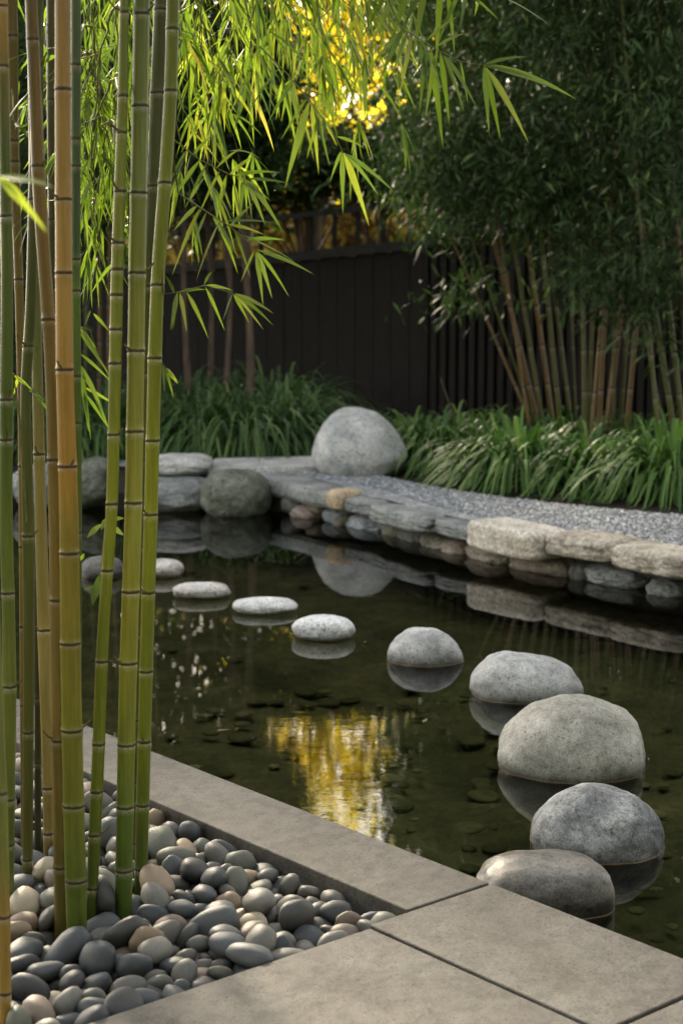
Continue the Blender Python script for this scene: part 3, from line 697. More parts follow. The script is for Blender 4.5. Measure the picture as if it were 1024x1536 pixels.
LFT = ((0.0, (0.07, 0.10, 0.02)), (0.3, (0.17, 0.20, 0.035)), (0.55, (0.085, 0.135, 0.02)), (0.85, (0.085, 0.115, 0.03)), (0.97, (0.30, 0.19, 0.06)), (1.0, (0.30, 0.19, 0.06)))
EDG = ((0.0, (0.36, 0.22, 0.05)), (0.16, (0.30, 0.20, 0.05)), (0.22, (0.19, 0.20, 0.045)), (1.0, (0.13, 0.165, 0.06)))
FRE = ((0.0, (0.06, 0.09, 0.02)), (0.6, (0.075, 0.13, 0.03)), (0.72, (0.09, 0.16, 0.028)), (0.76, (0.05, 0.09, 0.04)), (1.0, (0.07, 0.105, 0.06)))
CANE_TOP = 4.7
def cane(path, nodes, mat, label, Y=None, zb=-0.13, top=CANE_TOP, sides=20, name='bamboo_cane', group='bamboo canes growing from the pebbles', cat='bamboo cane', step=None):
    """path: (photo y, x, half width) from the top of the photo down to the foot"""
    path = sorted(path)
    if Y is None: Y = at(path[-1][1], path[-1][0], -0.06).y
    P = [(atY(x, y, Y), h * Y / FPX) for y, x, h in path]        # from high to low
    zs = np.array([p[0].z for p in P])[::-1]; xs = np.array([p[0].x for p in P])[::-1]; rs = np.array([p[1] for p in P])[::-1]
    def X(z):
        if z > zs[-1]: return xs[-1] + (z - zs[-1]) * (xs[-1] - xs[-2]) / (zs[-1] - zs[-2])
        if z < zs[0]: return xs[0] + (z - zs[0]) * (xs[1] - xs[0]) / (zs[1] - zs[0])
        return float(np.interp(z, zs, xs))
    def smoothX(z): return (X(z - .09) + X(z) * 2 + X(z + .09)) / 4
    def Rr(z):
        r = float(np.interp(z, zs, rs)); return r * (1 - 0.35 * max(0, z - 2.6) / 2.4)
    nz = sorted(atY(path[0][1], y, Y).z for y in nodes)
    gap = step or (0.32 if len(nz) < 2 else min(0.38, nz[-1] - nz[-2] + .01))
    if not nz: nz = [0.1]
    while nz[-1] < top - 0.2: nz.append(nz[-1] + gap)
    while nz[0] > zb + 0.3: nz.insert(0, nz[0] - gap * .8)
    Z = set([round(zb, 4), round(top, 4)])
    for z in np.arange(zb, top, 0.09): Z.add(round(float(z), 4))
    Z = [z for z in Z if min(abs(z - k) for k in nz) > 0.034]
    for k in nz:
        for o_ in (-.034, -.02, -.012, -.007, -.004, -.0015, .001, .0035, .006, .010, .02, .034):
            if zb <= k + o_ <= top: Z.append(k + o_)
    Z = sorted(Z); V = []; nd = []; hh = []
    ext = [nz[0] - 0.5] + nz + [nz[-1] + 0.5]
    yo = random.Random(label)
    ph = yo.uniform(0, 6); am = yo.uniform(.002, .006)
    def acc(z):
        for i in range(len(ext) - 1):
            if z <= ext[i + 1] or i == len(ext) - 2:
                a, b = ext[i], ext[i + 1]
                if z - a <= .034: return i * .12 + (z - a)
                if b - z <= .034: return (i + 1) * .12 - (b - z)
                return i * .12 + .034 + (.12 - .068) * (z - a - .034) / max(b - a - .068, 1e-6)
    for z in Z:
        d0 = min((z - k for k in nz), key=abs)
        r = Rr(z)
        r *= 1 + .075 * math.exp(-((d0 - .0035) / .004) ** 2) - .035 * math.exp(-((d0 + .0022) / .0016) ** 2) + .035 * math.exp(-((d0 + .008) / .005) ** 2) + .02 * math.exp(-(d0 / .03) ** 2)
        cx = smoothX(z); cy = Y + am * math.sin(z * 2.1 + ph)
        for s in range(sides):
            q = 2 * math.pi * s / sides
            V.append((cx + r * math.cos(q), cy + r * math.sin(q), z)); nd.append(acc(z)); hh.append((z - zb) / 2.25)
    n = len(Z); Q = [(i * sides + k, i * sides + (k + 1) % sides, (i + 1) * sides + (k + 1) % sides, (i + 1) * sides + k) for i in range(n - 1) for k in range(sides)]
    t = thing(name, (smoothX(-0.05), Y, zb), label, cat, group)
    me = mesh_np('culm', V, Q, {'nd': nd, 'hh': hh}, mats=[mat]); obj('culm', me, t)
    t_info[t.name] = (smoothX, Y, nz, Rr)
    return t
t_info = {}
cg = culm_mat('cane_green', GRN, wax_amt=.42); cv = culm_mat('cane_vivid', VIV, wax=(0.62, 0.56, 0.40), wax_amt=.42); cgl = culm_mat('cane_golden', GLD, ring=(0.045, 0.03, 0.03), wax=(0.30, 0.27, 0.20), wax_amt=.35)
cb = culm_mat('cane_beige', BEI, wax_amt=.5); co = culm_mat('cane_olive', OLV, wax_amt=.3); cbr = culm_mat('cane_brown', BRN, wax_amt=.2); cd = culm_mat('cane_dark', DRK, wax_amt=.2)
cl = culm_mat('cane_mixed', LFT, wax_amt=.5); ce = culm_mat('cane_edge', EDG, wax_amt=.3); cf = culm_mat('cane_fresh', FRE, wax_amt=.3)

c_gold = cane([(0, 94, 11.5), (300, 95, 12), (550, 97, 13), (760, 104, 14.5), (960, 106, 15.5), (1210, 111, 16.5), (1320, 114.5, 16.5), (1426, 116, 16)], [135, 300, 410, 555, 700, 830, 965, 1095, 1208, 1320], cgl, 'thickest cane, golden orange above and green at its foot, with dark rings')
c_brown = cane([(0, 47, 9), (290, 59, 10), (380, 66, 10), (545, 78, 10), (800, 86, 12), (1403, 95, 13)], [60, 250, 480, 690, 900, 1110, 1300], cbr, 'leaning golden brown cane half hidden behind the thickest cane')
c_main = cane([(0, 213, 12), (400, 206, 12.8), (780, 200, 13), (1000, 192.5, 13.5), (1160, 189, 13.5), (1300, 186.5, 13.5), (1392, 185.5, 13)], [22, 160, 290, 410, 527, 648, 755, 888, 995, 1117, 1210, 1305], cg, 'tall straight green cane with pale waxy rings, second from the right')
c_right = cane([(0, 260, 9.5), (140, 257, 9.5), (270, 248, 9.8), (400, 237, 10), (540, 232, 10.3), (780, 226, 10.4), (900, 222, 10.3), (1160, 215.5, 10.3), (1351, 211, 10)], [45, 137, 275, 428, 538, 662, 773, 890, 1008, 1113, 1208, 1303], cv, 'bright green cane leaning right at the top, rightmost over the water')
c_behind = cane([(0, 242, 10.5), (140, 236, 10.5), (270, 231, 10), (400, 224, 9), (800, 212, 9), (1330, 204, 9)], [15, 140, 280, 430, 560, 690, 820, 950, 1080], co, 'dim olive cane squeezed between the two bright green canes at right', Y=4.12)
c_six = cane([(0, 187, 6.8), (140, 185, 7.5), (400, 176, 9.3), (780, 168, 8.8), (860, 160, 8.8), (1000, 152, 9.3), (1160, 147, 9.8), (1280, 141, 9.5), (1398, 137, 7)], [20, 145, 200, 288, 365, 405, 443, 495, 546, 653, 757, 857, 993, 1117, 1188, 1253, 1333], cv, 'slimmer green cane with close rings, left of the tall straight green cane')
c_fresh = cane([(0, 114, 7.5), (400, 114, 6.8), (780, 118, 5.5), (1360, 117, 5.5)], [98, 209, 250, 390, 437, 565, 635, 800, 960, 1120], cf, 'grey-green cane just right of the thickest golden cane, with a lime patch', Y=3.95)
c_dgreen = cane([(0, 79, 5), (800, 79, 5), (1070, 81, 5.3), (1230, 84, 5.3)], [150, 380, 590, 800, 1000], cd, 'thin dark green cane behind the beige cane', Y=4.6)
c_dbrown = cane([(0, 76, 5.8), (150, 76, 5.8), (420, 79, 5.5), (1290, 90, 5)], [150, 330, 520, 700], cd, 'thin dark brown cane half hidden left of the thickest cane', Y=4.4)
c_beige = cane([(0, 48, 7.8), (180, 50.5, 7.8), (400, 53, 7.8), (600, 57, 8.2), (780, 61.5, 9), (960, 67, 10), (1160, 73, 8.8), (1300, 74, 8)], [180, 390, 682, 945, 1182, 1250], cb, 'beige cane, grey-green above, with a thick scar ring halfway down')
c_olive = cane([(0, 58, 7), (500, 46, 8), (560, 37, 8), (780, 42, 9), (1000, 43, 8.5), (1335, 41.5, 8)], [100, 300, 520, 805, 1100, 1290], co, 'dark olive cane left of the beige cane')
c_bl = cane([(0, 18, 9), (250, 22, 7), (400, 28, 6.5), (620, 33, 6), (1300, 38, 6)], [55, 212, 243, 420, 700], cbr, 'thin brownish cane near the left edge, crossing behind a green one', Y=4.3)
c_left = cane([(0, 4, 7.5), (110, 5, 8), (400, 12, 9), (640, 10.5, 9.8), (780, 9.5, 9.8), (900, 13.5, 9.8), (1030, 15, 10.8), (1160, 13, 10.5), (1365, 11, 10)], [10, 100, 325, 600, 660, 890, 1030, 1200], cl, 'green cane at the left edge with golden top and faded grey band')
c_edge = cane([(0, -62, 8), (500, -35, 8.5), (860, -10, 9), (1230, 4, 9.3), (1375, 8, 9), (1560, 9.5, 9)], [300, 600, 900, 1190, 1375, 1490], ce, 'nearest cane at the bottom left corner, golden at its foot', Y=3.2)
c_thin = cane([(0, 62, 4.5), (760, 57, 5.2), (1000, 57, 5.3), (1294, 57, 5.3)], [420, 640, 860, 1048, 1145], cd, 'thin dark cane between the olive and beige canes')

# cut branch stubs at some of the nodes
rs = random.Random(9)
M_STUB = plain_mat('branch_stub', (0.10, 0.085, 0.03), (0.22, 0.18, 0.07), 60)
for cn_, cnt in ((c_gold, 4), (c_main, 4), (c_right, 4), (c_six, 6), (c_beige, 3), (c_brown, 2), (c_olive, 3), (c_left, 3), (c_fresh, 3)):
    smx, Yc_, nz, Rf = t_info[cn_.name]; vis = [z for z in nz if 0.15 < z < 2.2]
    for z in rs.sample(vis, min(cnt, len(vis))):
        q = rs.uniform(-2.9, 0.2); r_ = Rf(z); d = Vector((math.cos(q), math.sin(q), .55)); p0 = Vector((smx(z) + r_ * .9 * math.cos(q), Yc_ + r_ * .9 * math.sin(q), z + .006))
        ln = rs.uniform(.010, .028); tv, tq = tube_arrays([p0, p0 + d * ln * .5, p0 + d * ln + Vector((0, 0, ln * .3))], [.0032, .0026, .0020], 7)
        obj('branch_stub', mesh_np('branch_stub', tv, tq, mats=[M_STUB]), cn_)

# faded sheath band on the left cane
smx, Yl, _, Rl = t_info[c_left.name]
z0, z1 = atY(10, 662, Yl).z, atY(10, 602, Yl).z
pts = [(smx(z), Yl, z) for z in np.linspace(z0, z1, 6)]
tv, tq = tube_arrays(pts, [Rl((z0 + z1) / 2) * k for k in (1.03, 1.07, 1.06, 1.05, 1.05, 1.03)], 18)
obj('sheath', mesh_np('sheath', tv, tq, mats=[plain_mat('dry_sheath', (0.16, 0.15, 0.12), (0.30, 0.28, 0.23), 14)]), c_left)

# ------------------------------------------------------------------ leafy branches
nr = np.random.default_rng(11)
def fan(G, p, d, n, L, spread, r, droop=(.15, .5), W=0.105, nseg=5, fold=.12, rn=(0, 1)):
    """a fan of n bamboo leaves at the end of a twig"""
    d = unit(np.array(d, float)[None])[0]
    base = np.tile(p, (n, 1)) - d * r.uniform(0, .03, (n, 1))
    a = np.cross(d, [0, 0, 1.0]) + 1e-5; a /= np.linalg.norm(a); b = np.cross(a, d)
    th = np.linspace(-spread, spread, n) + r.normal(0, .12, n) if n > 1 else np.zeros(1)
    dd = d[None] * np.cos(th)[:, None] + a[None] * np.sin(th)[:, None] + b[None] * r.normal(0, .22, (n, 1)) + np.array([[0, 0, -0.25]])
    ln = L * r.uniform(.7, 1.15, n)
    G.add(*leaf_geo(base, dd, ln, ln * W * r.uniform(.85, 1.2, n), r.uniform(*droop, n), nseg, r.uniform(rn[0], rn[1], n), fold, up=np.array([[0, 0, 1.0]]) + r.normal(0, .5, (n, 3))))
def branch(cane_t, start_z, end, r, L=.13, twigs=9, sag=.25, r0=.0035, rise=.25, spread_twig=.3, fine=False, rn=(0, 1), name='leafy_branch', along=(.3, 1)):
    """a branch from a node of a cane to end, with twigs that carry leaf fans"""
    smx, Y, nz, Rr = t_info[cane_t.name]
    z = min(nz, key=lambda k: abs(k - start_z)) + .006
    A = np.array([smx(z), Y, z]); E = np.array(end, float)
    ctrl = (A + E) / 2 + np.array([0, 0, rise + .12 * np.linalg.norm(E - A)])
    S = Geo(); G = Geo()
    ts = np.linspace(0, 1, 14); pts = [(1 - t) ** 2 * A + 2 * t * (1 - t) * ctrl + t * t * E + r.normal(0, .006, 3) * (t > .05) for t in ts]
    S.add(*tube_arrays(pts, [r0 * (1 - .7 * t) for t in ts], 6))
    nseg, fold = (4, 0.0) if fine else (6, .12)
    for i in range(twigs):
        t = along[0] + (along[1] - along[0]) * (i + r.uniform(0, .6)) / twigs; t = min(t, 1)
        p = (1 - t) ** 2 * A + 2 * t * (1 - t) * ctrl + t * t * E
        tan = 2 * (1 - t) * (ctrl - A) + 2 * t * (E - ctrl); tan /= np.linalg.norm(tan)
        d = unit((tan * .7 + r.normal(0, .55, 3) + np.array([0.15, 0, -.35]))[None])[0]
        ln = spread_twig * r.uniform(.4, 1.1)
        q1 = p + d * ln * .5; q2 = p + d * ln + np.array([0, 0, -.25 * ln])
        S.add(*tube_arrays([p, q1, q2], [r0 * .45, r0 * .3, r0 * .15], 5))
        fan(G, q2, unit((q2 - q1)[None])[0], int(r.integers(3, 6)), L, .6, r, nseg=nseg, fold=fold, rn=rn)
        for kk in range(int(r.integers(1, 4))):
            m_ = p + (q2 - p) * r.uniform(.25, .9)
            fan(G, m_, d + r.normal(0, .5, 3), int(r.integers(1, 4)), L * .9, .5, r, nseg=nseg, fold=fold, rn=rn)
    b = obj(name, S.mesh(name, M_TWIG), cane_t)
    lv = G.mesh('leaves', M_LEAF); lv.transform(Matrix.Translation(-Vector(cane_t.location)))
    o = bpy.data.objects.new('leaves', lv); link(o, b)
    return b
def drawn_branch(cane_t, stem, leaves, Y0, Y1=None, W=.10, start_z=None, r=nr, name='leafy_branch', wide=.3, rn=(.2, .95)):
    """a branch whose stem and leaves were measured on the photo: stem = [(x, y)...] px, leaves = [(base x, y, tip x, y)...]"""
    smx, Y, nz, Rr = t_info[cane_t.name]; Y1 = Y1 or Y0
    n = len(stem); S = Geo(); G = Geo()
    pts = [np.array(atY(x, y, Y0 + (Y1 - Y0) * i / max(n - 1, 1))) for i, (x, y) in enumerate(stem)]
    if start_z is not None:
        z = min(nz, key=lambda k: abs(k - start_z)) + .006; A = np.array([smx(z), Y, z])
        pts = [A, A * .55 + pts[0] * .45 + np.array([0, 0, .10])] + pts
    S.add(*tube_arrays(pts, np.linspace(.0032, .0009, len(pts)), 6))
    for (bx, by, tx, ty) in leaves:
        k = np.argmin([abs(bx - sx) + abs(by - sy) for sx, sy in stem]); Yb = Y0 + (Y1 - Y0) * k / max(n - 1, 1)
        b = np.array(atY(bx, by, Yb)); t = np.array(atY(tx, ty, Yb + r.uniform(-.07, .05)))
        v = t - b; L = np.linalg.norm(v); dr = r.uniform(.1, .22)
        d = v / L + np.array([0, 0, dr]) ; d /= np.linalg.norm(d)
        G.add(*leaf_geo(b[None], d[None], L * 1.02, max(L * W * r.uniform(.85, 1.15), .009), dr, 9, r.uniform(*rn, 1), .10, up=(np.array([[.1, -.9, .5]]) + r.normal(0, .35, (1, 3))), wide=wide))
    b = obj(name, S.mesh(name, M_TWIG), cane_t)
    lv = G.mesh('leaves', M_LEAF); lv.transform(Matrix.Translation(-Vector(cane_t.location)))
    link(bpy.data.objects.new('leaves', lv), b)
# the sprays that stand out in the photo
drawn_branch(c_right, [(600, 40), (650, 72), (690, 92), (725, 98)], [(725, 97, 794, 84), (725, 98, 859, 148), (726, 99, 803, 120), (725, 99, 732, 190), (727, 101, 748, 201), (728, 101, 784, 203),
    (655, 76, 640, 165), (660, 78, 672, 176), (665, 82, 692, 158), (668, 84, 710, 157), (650, 72, 618, 118), (645, 70, 662, 208), (640, 66, 630, 160), (690, 92, 700, 150),
    (612, 46, 590, 110), (618, 52, 602, 132), (625, 56, 640, 130), (632, 60, 655, 120), (610, 40, 560, 95), (655, 70, 706, 45), (640, 60, 690, 20), (605, 44, 572, 120)], 4.5, 4.4, start_z=2.9)
drawn_branch(c_right, [(560, -60), (640, -30), (700, -12), (745, -6)], [(745, -8, 822, 38), (720, -10, 712, 22), (700, -12, 690, 40), (690, -14, 660, 60), (660, -24, 655, 80), (640, -30, 622, 75), (640, -30, 600, 60), (620, -36, 585, 70),
    (700, -12, 745, 28), (670, -20, 680, 70), (610, -40, 560, 62), (600, -45, 545, 55)], 4.6, 4.5, start_z=3.1)
drawn_branch(c_right, [(380, 60), (430, 110), (465, 152), (500, 200), (514, 228)], [(464, 153, 432, 269), (467, 155, 476, 246), (470, 158, 492, 242), (474, 160, 503, 215), (478, 150, 514, 185), (505, 205, 545, 222),
    (513, 228, 514, 312), (515, 229, 548, 326), (518, 230, 585, 284), (517, 229, 562, 288), (512, 226, 497, 268), (460, 148, 425, 205), (440, 120, 405, 180), (436, 118, 447, 190), (480, 172, 462, 232), (484, 175, 490, 210),
    (450, 132, 500, 150), (420, 100, 380, 160), (410, 90, 405, 165)], 4.4, 4.3, start_z=2.6)
drawn_branch(c_right, [(268, 290), (310, 318), (345, 340), (372, 362), (386, 376)], [(386, 375, 468, 411), (387, 378, 427, 438), (386, 378, 406, 442), (384, 378, 393, 448), (382, 376, 364, 418), (370, 360, 430, 360), (362, 352, 440, 392),
    (345, 340, 385, 300), (340, 336, 395, 352), (330, 330, 300, 410), (325, 326, 352, 400), (318, 322, 356, 385), (310, 318, 290, 372), (300, 312, 262, 405), (352, 346, 372, 408), (335, 332, 415, 335), (296, 308, 262, 345), (285, 300, 310, 260)], 4.15, 4.1, start_z=1.75)
drawn_branch(c_right, [(246, 441), (270, 438), (308, 428), (350, 440)], [(352, 440, 409, 470), (352, 441, 404, 485), (352, 441, 392, 491), (350, 441, 372, 482), (349, 440, 336, 478), (308, 430, 334, 490), (306, 427, 321, 402), (280, 438, 308, 500),
    (270, 439, 279, 492), (267, 439, 260, 490), (266, 439, 257, 492), (270, 438, 312, 434), (308, 428, 350, 436), (262, 440, 246, 408)], 3.95, 3.95, start_z=1.42)
drawn_branch(c_right, [(255, 205), (300, 240), (345, 262), (370, 268)], [(372, 268, 433, 275), (371, 269, 418, 340), (369, 270, 395, 333), (366, 268, 360, 328), (350, 264, 425, 258), (340, 262, 325, 330), (330, 256, 300, 320), (320, 250, 345, 310), (310, 246, 280, 310),
    (300, 240, 262, 300), (345, 262, 385, 230), (325, 252, 370, 215), (290, 232, 320, 200), (280, 226, 258, 270), (355, 266, 402, 300)], 4.2, 4.15, start_z=2.0)
drawn_branch(c_right, [(243, 545), (252, 560)], [(246, 548, 258, 590), (250, 552, 266, 572), (244, 548, 247, 585), (252, 558, 266, 575)], 3.95, start_z=1.17)
drawn_branch(c_fresh, [(116, 488), (135, 495), (150, 540)], [(118, 490, 143, 522), (120, 488, 152, 545), (118, 496, 165, 565), (120, 530, 165, 572), (118, 540, 134, 645), (122, 548, 160, 640), (124, 580, 178, 612), (126, 585, 132, 640), (128, 590, 162, 642), (121, 560, 145, 600), (140, 470, 164, 498), (136, 465, 128, 488)], 4.05, 4.1, start_z=1.30, W=.08)
drawn_branch(c_six, [(158, 790), (154, 830), (148, 880)], [(154, 786, 132, 806), (158, 784, 190, 776), (160, 788, 186, 803), (152, 795, 160, 776), (150, 862, 140, 905), (148, 880, 126, 885), (127, 830, 122, 840)], 3.85, start_z=.60, wide=.6, W=.24)
drawn_branch(c_olive, [(20, 560), (40, 575), (55, 598)], [(20, 562, 48, 585), (40, 578, 78, 612), (50, 590, 80, 625), (28, 566, 22, 590), (44, 585, 66, 600)], 3.9, start_z=1.0, W=.13)
drawn_branch(c_edge, [(-30, 250), (-10, 262), (4, 266)], [(0, 264, 84, 282), (-4, 262, 64, 342), (2, 268, 30, 300)], 2.2, start_z=1.85, W=.17)
drawn_branch(c_bl, [(20, 180), (35, 190), (36, 195)], [(30, 188, 42, 206), (34, 192, 40, 186), (30, 190, 22, 184)], 4.2, start_z=1.9, W=.3)
# the leafy crowns of the canes, hanging over the water
canes_for = [c_right, c_behind, c_main, c_six]
k = 0
def crown_branches(n, xr, yr, Yr, szr, canes, L, fine, twigs, seed, rn=(0, 1), tw=.3, al=(.45, 1)):
    r = np.random.default_rng(seed)
    for i in range(n):
        x = r.uniform(*xr); y = r.uniform(*yr); Y = r.uniform(*Yr)
        branch(canes[i % len(canes)], r.uniform(*szr), np.array(atY(x, y, Y)), r, L=L * r.uniform(.85, 1.15), twigs=twigs, spread_twig=tw, fine=fine, rise=r.uniform(.1, .5), rn=rn, along=al)
crown_branches(9, (265, 440), (-90, 120), (4.4, 5.6), (2.3, 3.4), [c_right, c_behind, c_main], .125, False, 9, 1)
crown_branches(7, (450, 640), (-130, -20), (4.6, 5.6), (2.7, 3.6), [c_right, c_behind], .13, False, 8, 2)
crown_branches(14, (260, 540), (-110, 90), (5.8, 7.4), (2.6, 3.9), [c_behind, c_main, c_six], .12, True, 12, 3, tw=.45)
crown_branches(4, (255, 340), (120, 250), (4.3, 5.0), (1.9, 2.8), [c_right, c_behind], .12, False, 7, 4)
crown_branches(8, (430, 570), (-40, 110), (4.8, 6.2), (2.5, 3.4), [c_right, c_behind], .12, False, 9, 8)
crown_branches(9, (110, 190), (-20, 300), (4.8, 6.4), (2.0, 3.4), [c_six, c_fresh, c_main], .11, True, 9, 5, (0, .6))
crown_branches(10, (110, 180), (260, 520), (4.2, 5.0), (1.5, 2.1), [c_six, c_fresh], .10, True, 5, 6, (0, .7), .2)
crown_branches(5, (0, 80), (0, 420), (4.8, 5.8), (1.8, 3.0), [c_olive, c_bl], .10, True, 6, 7, (0, .4), .3)

